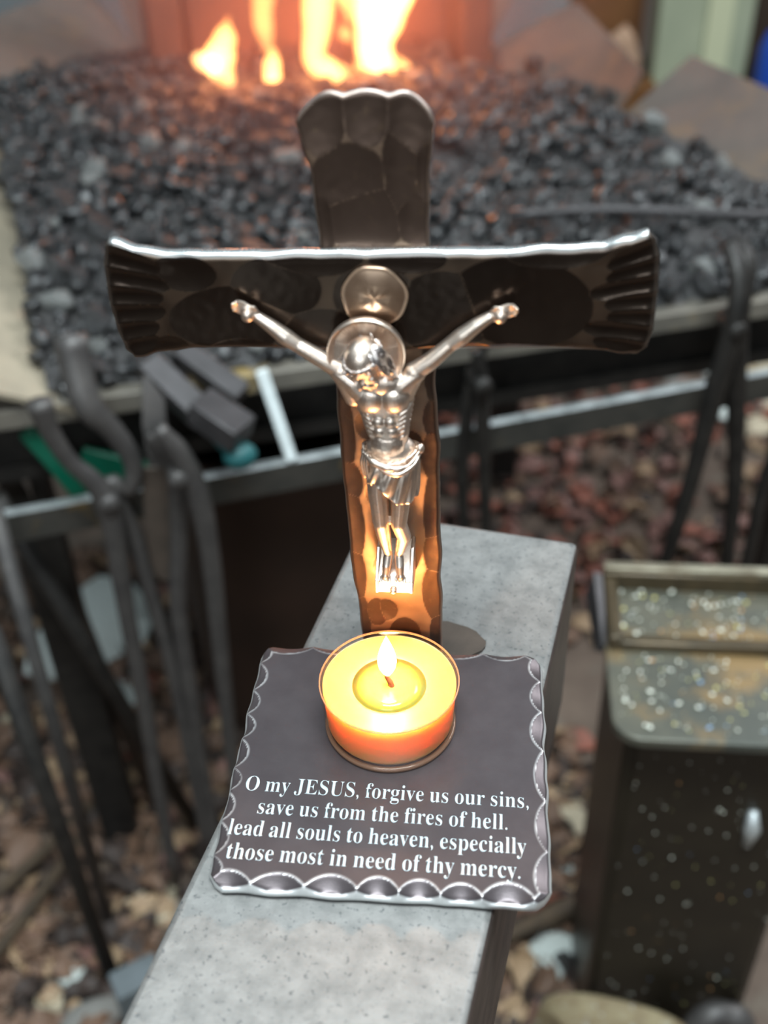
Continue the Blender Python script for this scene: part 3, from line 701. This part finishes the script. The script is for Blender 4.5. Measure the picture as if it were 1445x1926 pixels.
sheet('side_panel', [(-.30, .50, .55), (-.15, .78, .58), (-.20, .90, .635), (-.45, .52, .64)], M_PAN)
hb = MB(); hb.box((.075, .665, .70), (.165, .03, .125)); hb.box((-.115, .69, .66), (.02, .06, .09)); hb.box((.235, .63, .64), (.02, .06, .08))
build(hb, 'fire_back', M_BRICK, forge, bevel=.006)
for x, y in ((-.30, .05), (.40, .06), (.28, .55), (-.28, .55)):
    build(MB().box((x, y, .24), (.018, .018, .245)), 'leg', M_TONGB, forge, bevel=.002)

tub = MB(); tub.lathe([(.0001, 0), (.095, 0), (.105, .36), (.108, .365), (.108, .38), (.100, .38), (.092, .02), (.0001, .02)], 40); o = build(tub, 'shade_form', M_SHADE, sharp=40); o.location = FM @ Vector((-.095, .215, 0)); tag(o, 'dark brown form added to supply the shade under the forge', 'shade form')  # dark tub shape added to supply the deep shade under the forge
# coal bed
def bed(x, y):
    z = .538 + .055 * (1 - math.exp(-max(0, y) / .16)) + .022 * math.exp(-((x - .03) ** 2 / .03 + (y - .42) ** 2 / .03)) - .03 * math.exp(-((x - .04) ** 2 / .018 + (y - .53) ** 2 / .004)) - .25 * max(0, x - .24) ** 2 + .006 * noise.noise((x * 12, y * 12, 1))
    return z
cb = MB(); nx, ny = 130, 110
for i in range(nx + 1):
    for j in range(ny + 1):
        u, v = i / nx, j / ny; y = .012 + .70 * v; xl = -.262 - .06 * v; xr = .43 - .30 * v ** 1.2; x = xl + (xr - xl) * u
        cb.v.append((x, y, bed(x, y) + .007 * noise.noise((x * 60, y * 60, 2)) + .004 * noise.noise((x * 140, y * 140, 7))))
for i in range(nx):
    for j in range(ny):
        a = i * (ny + 1) + j; cb.f.append((a, a + ny + 1, a + ny + 2, a + 1))
fines = build(cb, 'coal_fines', M_FINES); fines.matrix_world = FM
tag(fines, 'bed of black coal fines filling the forge pan', 'coal', None, 'stuff')
def lump(seed, flat=.75, sub=2, amp=.35):
    bm = bmesh.new(); bmesh.ops.create_icosphere(bm, subdivisions=sub, radius=1); r = random.Random(seed)
    pl = [(Vector((r.gauss(0, 1), r.gauss(0, 1), r.gauss(0, 1))).normalized(), r.uniform(.55, .85)) for _ in range(9)]
    for v in bm.verts:
        for n, d in pl:
            k = v.co.dot(n) - d
            if k > 0: v.co -= n * k
        v.co *= 1 + amp * .4 * noise.noise(v.co * 1.7 + Vector((seed, 0, 0))); v.co.z *= flat
    vs = [tuple(v.co) for v in bm.verts]; fs = [tuple(q.index for q in f.verts) for f in bm.faces]; bm.free(); return vs, fs
LV = [lump(s) for s in range(10)]
def lump_mesh(i, m, name):
    me = MB().add(*LV[i]).mesh(name); me.materials.append(m); return me
cl_me = [lump_mesh(i, M_COAL, 'coal_lump') for i in range(7)] + [lump_mesh(i + 4, M_COKE, 'coal_lump') for i in range(4)]
CL_LABEL = 'small angular lump of black coal lying on the coal bed of the forge'
COALS = []
rc = random.Random(21)
for k in range(300):
    for _ in range(50):
        v = rc.random() ** 1.35; y = .018 + .5 * v; x = rc.uniform(-.255 - .05 * v, .40 - .12 * v)
        r = rc.uniform(.0075, .0145)
        if k > 250: r = rc.uniform(.012, .019)
        if all((x - a) ** 2 + (y - b) ** 2 > (.55 * (r + c)) ** 2 for a, b, c in COALS): break
    COALS.append((x, y, r))
    o = bpy.data.objects.new('coal_lump', cl_me[rc.randrange(11) if rc.random() < .45 else rc.randrange(7)]); COL.objects.link(o)
    p = FM @ Vector((x, y, bed(x, y) + r * rc.uniform(.15, .75))); o.location = p; o.scale = (r * rc.uniform(.85, 1.3), r * rc.uniform(.8, 1.1), r); o.rotation_euler = (rc.uniform(-.5, .5), rc.uniform(-.5, .5), rc.uniform(0, 6.28))
    tag(o, 'small pale grey lump of coke lying among the black coal of the forge' if o.data.materials[0] == M_COKE else CL_LABEL, 'coal', 'coal lumps on the forge bed')
rest = MB()
for k in range(2600):
    v = rc.random(); y = .012 + .66 * v; x = rc.uniform(-.265 - .05 * v, .42 - .26 * v)
    r = rc.uniform(.0035, .0115); M3 = Euler((rc.uniform(-1, 1), rc.uniform(-1, 1), rc.uniform(0, 6.28))).to_matrix()
    vs, fs = LV[rc.randrange(10)]; c = Vector((x, y, bed(x, y) + r * rc.uniform(-.2, .8)))
    rest.add([c + M3 @ (Vector(q) * r) for q in vs], fs)
ro = build(rest, 'coal_rubble', M_COAL); ro.matrix_world = FM; tag(ro, 'countless small bits of black coal heaped across the forge', 'coal', None, 'stuff')

# fire: flame tongues rising from the back of the bed (glowing gas with real depth)
def flame(name, label, path, rads, strength, lo=(1.0, .42, .13), hi=(1.0, .34, .085), squash=.7):
    pts = spline(path, 26); rr = [interp([(i / (len(rads) - 1), r) for i, r in enumerate(rads)], i / 25) for i in range(26)]
    s = MB(); s.tube(pts, rr, 20, flat=squash, normal=(0, 1, 0))
    s.v = [(v[0] + .006 * noise.noise((v[2] * 26, v[0] * 22, 3)), v[1] + .005 * noise.noise((v[2] * 26, 5, v[0] * 20)), v[2]) for v in s.v]
    o = build(s, name, emis_volume(name + '_gas', lo, hi, .59, .72, strength)); o.matrix_world = FM; tag(o, label, 'flame', 'flames of the coal fire'); return o
fl = flame('fire_flame', 'leftmost forked flame of the coal fire', [(-.070, .5, .592), (-.066, .5, .612), (-.068, .5, .632), (-.062, .5, .650), (-.055, .5, .672)], [.005, .012, .018, .013, .002], 330)
s = MB(); s.tube(spline([(-.070, .5, .622), (-.085, .498, .630), (-.097, .497, .637)], 10), [.009, .0095, .010, .010, .010, .0095, .009, .008, .006, .002], 14)
build(s, 'side_lick', emis_volume('side_lick_gas', (1, .5, .2), (1, .4, .12), .59, .72, 260), fl)
fl2 = flame('fire_flame', 'short column of flame second from the left', [(-.0135, .5, .592), (-.017, .5, .604), (-.0175, .5, .620), (-.016, .5, .636)], [.007, .0115, .010, .004], 480)
flame('fire_flame', 'tall thin pale flame rising behind the short column', [(-.018, .52, .628), (-.018, .52, .66), (-.013, .52, .70), (-.012, .52, .76)], [.006, .012, .015, .004], 170)
flame('fire_flame', 'middle flame slanting up to the left of the tallest flame', [(.060, .5, .596), (.044, .5, .609), (.030, .5, .624), (.036, .5, .650), (.040, .5, .69), (.046, .5, .76)], [.006, .014, .013, .014, .017, .005], 330)
flame('fire_flame', 'low orange lick at the foot of the middle flame', [(.064, .498, .592), (.060, .498, .606), (.050, .498, .62)], [.008, .008, .002], 260)
flame('fire_flame', 'smallest flame between the middle and the tallest flame', [(.0785, .5, .594), (.0775, .5, .606), (.076, .5, .620)], [.005, .006, .002], 300)
flame('fire_flame', 'detached wisp of flame hanging above the smallest flame', [(.073, .5, .633), (.064, .5, .644), (.058, .5, .652)], [.002, .007, .003], 260)
flame('fire_flame', 'tallest and widest flame at the right of the coal fire', [(.104, .5, .590), (.100, .5, .612), (.097, .5, .632), (.103, .5, .660), (.113, .5, .70), (.115, .5, .77)], [.013, .020, .022, .029, .033, .008], 420)
flame('fire_flame', 'orange lick leaning right at the foot of the tallest flame', [(.135, .5, .590), (.126, .5, .603), (.116, .5, .622)], [.008, .010, .003], 260)
flame('fire_flame', 'broad flame at the top edge between middle and tallest flames', [(.074, .52, .650), (.074, .52, .69), (.070, .52, .74)], [.006, .018, .006], 230)
for x, z, pw in ((-.06, .64, .32), (.035, .655, .4), (.105, .66, .52)):
    lo_ = FM @ Vector((x, .49, z)); point('fire_light', tuple(lo_), pw, (1.0, .30, .13), .02)

# ================================================================== TOOL RAIL AND HANGING TOOLS
rail = thing('tool_rail', 'long flat steel rail in front of the forge that tools hang from', 'rail', tuple(FO), FA)
rot = Matrix.Rotation(R(-1.7), 3, 'Y')
build(MB().box((.0, -.022, .4655), (.46, .0035, .0125), rot), 'flat_bar', M_RAIL, rail, bevel=.0008)
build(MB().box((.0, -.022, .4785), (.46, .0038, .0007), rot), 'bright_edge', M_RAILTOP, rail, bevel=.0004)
for x in (-.335, .335): build(MB().box((x, -.010, .470), (.008, .012, .010)), 'bracket', M_RAIL, rail, bevel=.001)

def tongs(label, halves, rivet, m, y=-.045, group=None, fat=1.15):
    t = thing('tongs', label, 'tongs', tuple(FO), FA, group)
    for pts, wds, dy in halves:
        sp = spline([(p[0], y + dy + (p[2] if len(p) > 2 else 0), p[1]) for p in pts], 34); n = len(wds)
        wl = [interp([(i / (n - 1), q) for i, q in enumerate(wds)], i / 33) for i in range(34)]
        build(MB().tube(sp, [q / 2 * fat for q in wl], 10, flat=.75, normal=(0, 1, 0)), 'tong_half', m, t)
    s = MB(); s.lathe([(.0001, -.014), (.006, -.014), (.0075, -.011), (.0075, .011), (.006, .014), (.0001, .014)], 16)
    r = build(s, 'rivet', m, t); r.location = (rivet[0], y, rivet[1]); r.rotation_euler = (R(90), 0, 0)
    return t
tongs('large dark grey tongs with open looped jaws, nearest the left edge', [
    ([(-.262, .572), (-.260, .548), (-.252, .522), (-.240, .503), (-.233, .478), (-.235, .434), (-.238, .376), (-.241, .269), (-.246, .167), (-.250, .030)], [.016, .012, .011, .013, .017, .014, .012, .012, .011, .010], -.004),
    ([(-.236, .600, .02), (-.236, .578, .012), (-.233, .556), (-.222, .537), (-.213, .514), (-.212, .496), (-.220, .482), (-.232, .494), (-.228, .47), (-.222, .44), (-.218, .38), (-.214, .30), (-.214, .15), (-.216, .04)], [.020, .020, .018, .014, .013, .012, .012, .013, .014, .012, .010, .010, .010, .009], .008)],
    (-.232, .486), M_TONG)
tongs('grey tongs with bent jaws hanging to the right of the flat shovel', [
    ([(-.190, .542), (-.178, .518), (-.170, .480), (-.169, .418), (-.172, .347), (-.176, .256), (-.178, .209), (-.180, .03)], [.010, .014, .015, .013, .012, .011, .011, .010], -.006),
    ([(-.196, .530), (-.186, .512), (-.182, .49), (-.190, .43), (-.200, .361), (-.203, .258), (-.205, .198), (-.207, .03)], [.010, .014, .014, .012, .012, .012, .011, .010], .010)],
    (-.182, .500), M_TONG, y=-.05)
tongs('black tongs hanging at the right with splayed handles', [
    ([(.238, .606, .03), (.238, .590, .01), (.236, .560), (.230, .508), (.222, .408), (.210, .318), (.192, .16), (.185, .05)], [.014, .015, .016, .017, .014, .012, .011, .010], -.005),
    ([(.254, .600, .03), (.252, .590, .01), (.246, .558), (.254, .503), (.272, .398), (.281, .302), (.290, .16), (.292, .05)], [.014, .015, .016, .016, .014, .013, .012, .011], .008)],
    (.236, .552), M_TONGB, y=-.050, fat=1.05)
tongs('black tongs at the right edge with handles running out of the photo', [
    ([(.352, .600, .03), (.345, .56), (.328, .50), (.307, .391), (.306, .296), (.300, .10)], [.012, .014, .015, .013, .012, .011], -.005),
    ([(.364, .600, .03), (.355, .56), (.365, .50), (.375, .391), (.385, .296), (.39, .10)], [.012, .014, .015, .014, .012, .011], .008)],
    (.350, .54), M_TONGB, y=-.03, fat=1.05)
tongs('slim dark tongs seen just right of the crucifix upright', [
    ([(.040, .556), (.045, .536), (.047, .504), (.051, .435), (.055, .351), (.06, .15), (.06, .04)], [.008, .010, .012, .010, .010, .009, .008], -.004),
    ([(.052, .556), (.046, .536), (.040, .504), (.036, .438), (.040, .351), (.04, .15), (.04, .04)], [.008, .010, .012, .010, .010, .009, .008], .008)],
    (.045, .528), M_TONGB, y=-.035, fat=1.0)
# flat shovel
sh = thing('fire_shovel', 'flat brown-grey shovel with a rounded blade hanging between two tongs', 'shovel', tuple(FO), FA)
bl = MB(); outl = [(-.2065, .497), (-.1745, .491), (-.176, .45), (-.184, .402), (-.191, .390), (-.200, .387), (-.209, .391), (-.215, .401), (-.213, .44)]
vs = [(x, -.033, z) for x, z in outl] + [(x, -.0305, z) for x, z in outl]; n = len(outl)
bl.add(vs, [tuple(range(n)), tuple(reversed(range(n, 2 * n)))] + [(n + k, n + (k + 1) % n, (k + 1) % n, k) for k in range(n)])
build(bl, 'blade', M_BROWNIRON, sh, bevel=.0006)
build(MB().bar([(-.190, -.030, .49), (-.192, -.028, .53), (-.188, -.012, .556), (-.186, .006, .552)], [.024, .017, .014, .012], .004, (0, 1, 0)), 'neck', M_TONG, sh, bevel=.0006)
# bar stock lying across the rim
def stock(label, a, b, wd, th, nrm):
    o = build(MB().bar([a, b], wd, th, nrm), 'steel_bar', M_GREYBAR, None, bevel=.0012); o.matrix_world = FM; tag(o, label, 'bar', 'grey bar stock on the rim'); return o
stock('grey steel bar end jutting over the rim, farthest right and highest', (-.166, .012, .562), (-.128, -.022, .537), .017, .014, (0, -.35, .94))
stock('grey square steel bar jutting down from the rim beside the flat shovel', (-.190, .002, .560), (-.157, -.036, .532), .019, .016, (0, -.35, .94))
stock('thick grey steel block at the tip of the bars above the teal end', (-.160, -.030, .540), (-.133, -.056, .526), .025, .020, (.1, -.15, .98))
th = MB(); th.sphere((-.137, -.052, .507), (.0125, .010, .010)); th.tube([(-.137, -.05, .507), (-.150, -.030, .522)], [.009, .010], 14); o = build(th, 'teal_handle_end', M_TEAL, None, sharp=40); o.matrix_world = FM; tag(o, 'rounded teal rubber handle end under the grey steel block', 'handle')
o = build(MB().tube(spline([(.118, .115, .588), (.20, .10, .588), (.30, .07, .583), (.44, .04, .572)], 12), .0045, 10), 'poker_rod', M_GREYBAR); o.matrix_world = FM; tag(o, 'long thin steel poker lying on the coal at the right behind the crossbar end', 'poker')
o = build(MB().bar([(-.1115, -.012, .550), (-.0975, -.026, .478)], .0085, .004, (.1, -1, .1)), 'soapstone_stick', M_WHITE, None, bevel=.0008); o.matrix_world = FM; tag(o, 'pale flat stick leaning upright on the tool rail left of the crucifix', 'stick')
# green tub lying under the rim behind the tongs
gt = MB(); gt.bar([(-.284, .010, .516), (-.268, .010, .490), (-.248, .010, .452)], [.012, .020, .028], .006, (0, 1, 0)); gt.bar([(-.252, .018, .478), (-.225, .014, .468), (-.195, .01, .458)], [.026, .022, .018], .006, (0, 1, 0))
o = build(gt, 'green_dustpan', M_GREEN, None, bevel=.001); o.matrix_world = FM; tag(o, 'green painted sheet piece showing behind the large tongs', 'dustpan')
# rods leaning in the shadow at the left
for lab, a, b, r, m in (('thick black rod leaning under the left end of the rail', (-.325, -.10, .43), (-.318, -.115, .0), .0075, M_TONGB), ('thin dark rod standing nearest the left edge', (-.309, -.05, .50), (-.318, -.06, .0), .006, M_TONG),
                         ('dark rod slanting down right behind the large tongs', (-.315, .0, .47), (-.225, .03, .0), .0075, M_TONGB), ('brown rod slanting behind the rail at the left', (-.300, .035, .50), (-.262, .06, .0), .006, M_BROWNIRON)):
    o = build(MB().tube([a, b], r, 10), 'iron_rod', m); o.matrix_world = FM; tag(o, lab, 'rod', 'iron rods at the left')

# ================================================================== STEEL BOX STAND AT THE RIGHT
bs = thing('steel_box_stand', 'oily dark steel box stand with a speckled rusty top, right of the anvil', 'stand', (.134, .226, 0), R(-6.5))
bt = MB(); ol = []
x0, x1, y0, y1, rr_ = 0, .135, 0, .145, .018
for cxx, cyy, a0 in ((x0 + rr_, y0 + rr_, 180), (x1 - rr_, y0 + rr_, 270), (x1 - .004, y1 - .004, 0), (x0 + .004, y1 - .004, 90)):
    q = rr_ if cyy < .05 else .004
    for k in range(8): a = R(a0 + 90 * k / 7); ol.append((cxx + q * math.cos(a), cyy + q * math.sin(a)))
bt.prism(ol, .4225, .430); build(bt, 'top_plate', M_BOXTOP, bs, bevel=.001)
build(MB().box((.0725, .078, .2115), (.0615, .064, .2115)), 'body', M_BOX, bs, bevel=.008)
fr = MB(); fr.box((.066, .080, .4325), (.064, .0045, .0045)); fr.box((.066, .141, .436), (.064, .0045, .008)); fr.box((.0065, .110, .4345), (.0045, .034, .0065)); fr.box((.127, .110, .4345), (.0045, .034, .0065))
build(fr, 'raised_frame', M_BOXFRAME, bs, bevel=.0018)
build(MB().box((.066, .1425, .4455), (.064, .0035, .0018)), 'back_rim', M_BOXRIM, bs, bevel=.0008)
build(MB().add([(-.006, .078, .425), (.001, .078, .425), (.001, .135, .425), (-.010, .135, .425), (-.002, .078, .433), (.001, .078, .433), (.001, .135, .445), (-.006, .135, .447)], [(3, 2, 1, 0), (4, 5, 6, 7), (0, 1, 5, 4), (1, 2, 6, 5), (2, 3, 7, 6), (3, 0, 4, 7)]), 'side_lip', M_GREYBAR, bs, bevel=.0006)
BSM = Matrix.Translation((.134, .226, 0)) @ Matrix.Rotation(R(-6.5), 4, 'Z')
rcr = random.Random(4); crumbs = MB(); cidx = []
for k in range(330):
    x, y = rcr.uniform(.006, .125), rcr.uniform(.006, .135)
    if abs(y - .080) < .007 or (x < .012 and y > .07): continue
    if rcr.random() < .45 and y < .03: continue
    r = rcr.choice([.0004, .0005, .0006, .0008, .0011, .0015]) * rcr.uniform(.7, 1.2)
    i = rcr.choices(range(4), (14, 4, 2, 2))[0]; vs, fs = LV[rcr.randrange(10)]; M3 = Euler((0, 0, rcr.uniform(0, 6))).to_matrix()
    cidx += [i] * len(fs); crumbs.add([Vector((x, y, .4303 + r * .3)) + M3 @ Vector((v[0] * r * 1.3, v[1] * r, v[2] * r * .6)) for v in vs], fs)
for k in range(150):   # specks stuck to the oily front face
    x, z = rcr.uniform(.018, .13), .40 - .36 * rcr.random() ** 1.2
    r = rcr.choice([.0004, .0005, .0007, .0010]) * rcr.uniform(.7, 1.1); vs, fs = LV[rcr.randrange(10)]
    cidx += [rcr.choices(range(4), (12, 3, 1, 2))[0]] * len(fs); crumbs.add([Vector((x, .0138 - r * .2, z)) + Vector((v[0] * r, v[1] * r * .5, v[2] * r)) for v in vs], fs)
o = build(crumbs, 'crumbs', M_CRUMB[0])
for m_ in M_CRUMB[1:]: o.data.materials.append(m_)
o.data.polygons.foreach_set('material_index', cidx); o.matrix_world = BSM; tag(o, 'white, yellow and blue crumbs scattered over the oily box stand', 'crumbs', None, 'stuff')
o = build(MB().tube([(.098, .0125, .352), (.100, .0115, .335), (.099, .0120, .318)], [.003, .0055, .003], 10), 'front_highlight', M_RAILTOP, bs); o['label'] = 'pale blue-white highlight modelled as a smear on the dark front'  # glossy highlight of the box front built as a pale raised smear

# ================================================================== FAR BACKGROUND THINGS
po = thing('green_post', 'pale green painted post far behind the forge at upper right', 'post', (.89, 2.86, 0))
build(MB().box((0, 0, .7), (.125, .035, .7)), 'post_body', M_POST, po, bevel=.004)
build(MB().box((.035, -.037, .7), (.034, .006, .7)), 'light_strip', M_POSTL, po, bevel=.002)
o = build(MB().lathe([(.0001, 0), (.05, 0), (.055, .02), (.055, .16), (.04, .20), (.02, .21), (.0001, .21)], 24), 'blue_container', M_BLUE); o.location = (1.085, 2.78, -.02); tag(o, 'bright blue container standing at the far upper right edge', 'container')
rg = MB().add(*LV[3]); rg.v = [(v[0] * .06 + .02 * v[2], v[1] * .03, v[2] * .10) for v in rg.v]; o = build(rg, 'tan_rag', M_RAG); o.location = (.665, 2.80, .13); o.rotation_euler = (0, R(-28), 0); tag(o, 'crumpled tan rag before the brown boards at upper right', 'rag')
o = build(MB().lathe([(.0001, 0), (.016, 0), (.017, .03), (.012, .036), (.0001, .036)], 18), 'blue_jar', M_BLUE); o.location = (.610, 2.78, .115); tag(o, 'small blue jar beside the tan rag', 'jar')
tk = MB().box((.645, 2.82, .03), (.12, .07, .035)); o = build(tk, 'low_wooden_box', M_WOOD, bevel=.005); tag(o, 'low brown box under the tan rag', 'box')

# ================================================================== GROUND LITTER
def leaf_mesh(seed, m):
    r = random.Random(seed); n = 9; vs = []; fs = []; ln = 1.0; curl = r.uniform(.25, .9); tw = r.uniform(-.5, .5); wd = r.uniform(.26, .42)
    for side in (0, 1):
        for i in range(n + 1):
            t = i / n; w_ = wd * math.sin(math.pi * min(1, t * .93 + .04)) ** .8 * (1 + .12 * math.sin(t * 23 + seed))
            for j in (-1, -.5, 0, .5, 1):
                z = curl * .35 * math.sin(t * math.pi) + abs(j) ** 1.5 * .22 * curl - .1 * tw * j * t - (.025 if side else 0)
                vs.append(((t - .5) * ln, j * w_, z))
    N = 5 * (n + 1)
    for side in (0, 1):
        for i in range(n):
            for j in range(4):
                a = side * N + i * 5 + j; q = (a, a + 5, a + 6, a + 1); fs.append(q if side == 0 else tuple(reversed(q)))
    ring = [i * 5 for i in range(n + 1)] + [n * 5 + j for j in range(1, 5)] + [i * 5 + 4 for i in range(n - 1, -1, -1)] + [3, 2, 1]
    for k in range(len(ring)): fs.append((ring[k], ring[k] + N, ring[(k + 1) % len(ring)] + N, ring[(k + 1) % len(ring)]))
    return vs, fs
LF = [leaf_mesh(s, None) for s in range(8)]
lf_me = []
for mi in range(5):
    for s in range(3):
        me = MB().add(*LF[(mi * 3 + s) % 8]).mesh('dry_leaf'); me.materials.append(M_LEAF[mi]); me.polygons.foreach_set('use_smooth', [True] * len(me.polygons)); lf_me.append(me)
rl = random.Random(12)
def spot(k):
    """places on the ground the photo shows: left of the anvil, right of it, and beyond under the forge"""
    z = rl.random()
    if z < .42: return rl.uniform(-.50, -.10), rl.uniform(.27, .95)
    if z < .55: return rl.uniform(.07, .20), rl.uniform(.26, .60)
    return rl.uniform(-.05, .75), rl.uniform(.75, 1.65)
def hgt(x, y): return -.006 + .010 * noise.noise((x * 6, y * 6, 0)) + .006 * noise.noise((x * 19, y * 19, 5))
LEAF_LABEL = {0: 'curled brown dry leaf in the leaf litter on the dirt', 1: 'curled red-brown dry leaf in the leaf litter on the dirt', 2: 'curled tan dry leaf in the leaf litter on the dirt', 3: 'curled blackened dry leaf in the leaf litter on the dirt', 4: 'curled mauve-brown dry leaf in the leaf litter on the dirt'}
for k in range(300):
    x, y = spot(k); far = y > .72 and x > -.05
    mi = rl.choices(range(5), (3, 5, 1.6, 3, 5) if far else (6, .25, 1.8, 4, .5))[0]
    o = bpy.data.objects.new('dry_leaf', lf_me[mi * 3 + rl.randrange(3)]); COL.objects.link(o); s = rl.uniform(.022, .048)
    o.location = (x, y, hgt(x, y) + .006 + .010 * rl.random()); o.scale = (s, s, s); o.rotation_euler = (rl.uniform(-.7, .7), rl.uniform(-.5, .5), rl.uniform(0, 6.28)); tag(o, LEAF_LABEL[mi], 'leaf', 'dry leaves on the ground')
lit = MB(); lidx = []
for k in range(3000):
    x, y = spot(k); x += rl.uniform(-.1, .1); far = y > .72 and x > -.05; mi = rl.choices(range(5), (3, 5, 1, 4, 6) if far else (6, .15, 1.6, 4, .5))[0]
    s = rl.uniform(.014, .042); M3 = Euler((rl.uniform(-.7, .7), rl.uniform(-.5, .5), rl.uniform(0, 6.28))).to_matrix(); vs, fs = LF[rl.randrange(8)]
    lit.add([Vector((x, y, hgt(x, y) + .003 + .006 * rl.random())) + M3 @ (Vector(v) * s) for v in vs], fs); lidx += [mi] * len(fs)
lo = build(lit, 'leaf_litter', M_LEAF[0])
for m_ in M_LEAF[1:]: lo.data.materials.append(m_)
lo.data.polygons.foreach_set('material_index', lidx)
tag(lo, 'litter of brown and reddish leaf scraps covering the dirt ground', 'leaf litter', None, 'stuff')
def stone(label, x, y, r, i, m, flat=.6, rz=0, group=None):
    me = MB().add(*LV[i]).mesh('stone'); o = link('stone', me, M_STONE[m], None, sharp=35); o.location = (x, y, hgt(x, y) + r * flat * .45); o.scale = (r * 1.25, r, r * flat); o.rotation_euler = (0, 0, rz); tag(o, label, 'stone', group)
stone('large white angular stone on the ground behind the large tongs', -.372, .785, .088, 2, 0, .5, 1.1)
stone('smaller white stone on the ground left of the large tongs', -.335, .675, .05, 5, 0, .5, .4)
stone('cream rounded stone beside the steel box stand', .178, .487, .030, 7, 1, .5, .2)
stone('pale stone low between the anvil and the box stand', .150, .345, .036, 1, 0, .5, .9)
stone('rusty orange stone against the anvil stump', .118, .330, .026, 4, 3, .5, .3)
stone('small cream stone under the anvil edge between leaves', .14, .40, .018, 8, 1, .6, .3)
stone('tan leaf-shaped flat stone left of the anvil', -.245, .405, .034, 6, 1, .22, .7)
stone('white flat chip nearest the lower left corner', -.30, .335, .014, 3, 0, .5, 0)
for k in range(46):
    x, y = (rl.uniform(-.47, -.12), rl.uniform(.27, .9)) if k < 26 else (rl.uniform(.10, .2), rl.uniform(.28, .6))
    r = rl.uniform(.006, .014); me = MB().add(*LV[k % 10]).mesh('pebble'); c = rl.choice((1, 2, 2, 0, 3)); o = link('pebble', me, M_STONE[c], None, sharp=35); o.location = (x, y, hgt(x, y) + r * .4); o.scale = (r * 1.2, r, r * .7); o.rotation_euler = (0, 0, rl.uniform(0, 6))
    tag(o, ('white', 'cream', 'grey', 'rust-brown')[c] + ' pebble among the leaves on the ground', 'pebble', 'pebbles on the ground')
for k in range(34):
    if k < 22: x, y = rl.uniform(.47, .95), rl.uniform(.98, 1.55)
    else: x, y = rl.uniform(.28, .62), rl.uniform(1.45, 1.75)
    stone('pale limestone rubble stone beyond the black tongs at right', x, y, rl.uniform(.03, .06), k % 10, (1, 2, 1, 0)[k % 4], .5, k, 'pale rubble at the right')
for lab, p in (('dead stick lying on the dirt, longest one at the left edge', [(-.42, .38, .012), (-.36, .45, .016), (-.31, .53, .012)]), ('dead stick on the dirt, lower of the two at the left', [(-.38, .34, .012), (-.345, .41, .016), (-.32, .48, .01)]),
               ('dark branch on the ground between the anvil and the box stand', [(.06, .33, .02), (.12, .35, .03), (.20, .385, .028)])):
    o = build(MB().tube(spline(p, 12), [.009 + .002 * math.sin(i) for i in range(12)] if 'branch' in lab else [.006] * 12, 9), 'stick', M_STICK); tag(o, lab, 'stick')
# scrap at the bottom right
o = build(MB().bar(spline([(.116, .222, -.004), (.119, .223, .10), (.130, .221, .118), (.162, .214, .120), (.200, .203, .114), (.212, .199, .09), (.216, .197, -.004)], 30), .030, .004, (.1, .75, -.6)), 'rusty_strap', M_STRAP, None, bevel=.0008); tag(o, 'rusty arched strap of steel at the bottom edge before the box stand', 'strap')
o = build(MB().tube(spline([(.221, .205, -.004), (.222, .207, .09), (.232, .211, .122), (.248, .212, .124), (.262, .208, .108), (.270, .204, -.004)], 26), [.0105] * 26, 12), 'grey_hose', M_TONG); tag(o, 'short grey hose arching at the bottom right corner', 'hose')
o = build(MB().add([(.135, .335, .005), (.195, .285, .005), (.18, .262, .005), (.15, .30, .05), (.150, .325, .03)], [(2, 1, 0), (0, 1, 4), (1, 2, 3), (1, 3, 4), (2, 0, 3), (0, 4, 3)]), 'steel_wedge', M_GREYBAR, None, smooth=False); tag(o, 'dull grey pointed steel offcut at the foot of the box stand', 'offcut')
o = build(MB().box((-.214, .268, .055), (.020, .013, .058), Euler((0, 0, .5)).to_matrix()), 'blue_grey_block', M_BLOCK, None, bevel=.002); tag(o, 'blue-grey upright block on the ground at the lower left edge of the anvil', 'block')
stone('dark grey stone at the lower left beside the anvil', -.275, .275, .034, 9, 2, .7, .5)

# ================================================================== HAZE volume standing in for lens glare around the fire
glare_box = MB().box((.02, .36, .75), (.30, .30, .21)); haze_m = bpy.data.materials.new('glare_haze'); haze_m.use_nodes = True
_N, _L = haze_m.node_tree.nodes, haze_m.node_tree.links; _N.clear(); _o = _N.new('ShaderNodeOutputMaterial'); _v = _N.new('ShaderNodeVolumePrincipled')
_v.inputs['Color'].default_value = (.80, .40, .33, 1); _v.inputs['Anisotropy'].default_value = .3
_tc = _N.new('ShaderNodeTexCoord'); _g = _N.new('ShaderNodeTexGradient'); _g.gradient_type = 'SPHERICAL'; _mp = _N.new('ShaderNodeMapping'); _mp.inputs['Location'].default_value = (-.02 / .30, -.36 / .30, -.75 / .21); _mp.inputs['Scale'].default_value = (1 / .30, 1 / .30, 1 / .21)
_mu = _N.new('ShaderNodeMath'); _mu.operation = 'MULTIPLY'; _mu.inputs[1].default_value = 2.2
_L.new(_tc.outputs['Object'], _mp.inputs[0]); _L.new(_mp.outputs[0], _g.inputs[0]); _L.new(_g.outputs['Fac'], _mu.inputs[0]); _L.new(_mu.outputs[0], _v.inputs['Density']); _L.new(_v.outputs[0], _o.inputs['Volume'])
so = build(glare_box, 'fire_glare_haze', haze_m, None, smooth=False); so.matrix_world = FM; tag(so, 'thin reddish smoke-like haze standing in for lens glare around the flames', 'haze', None, 'stuff')
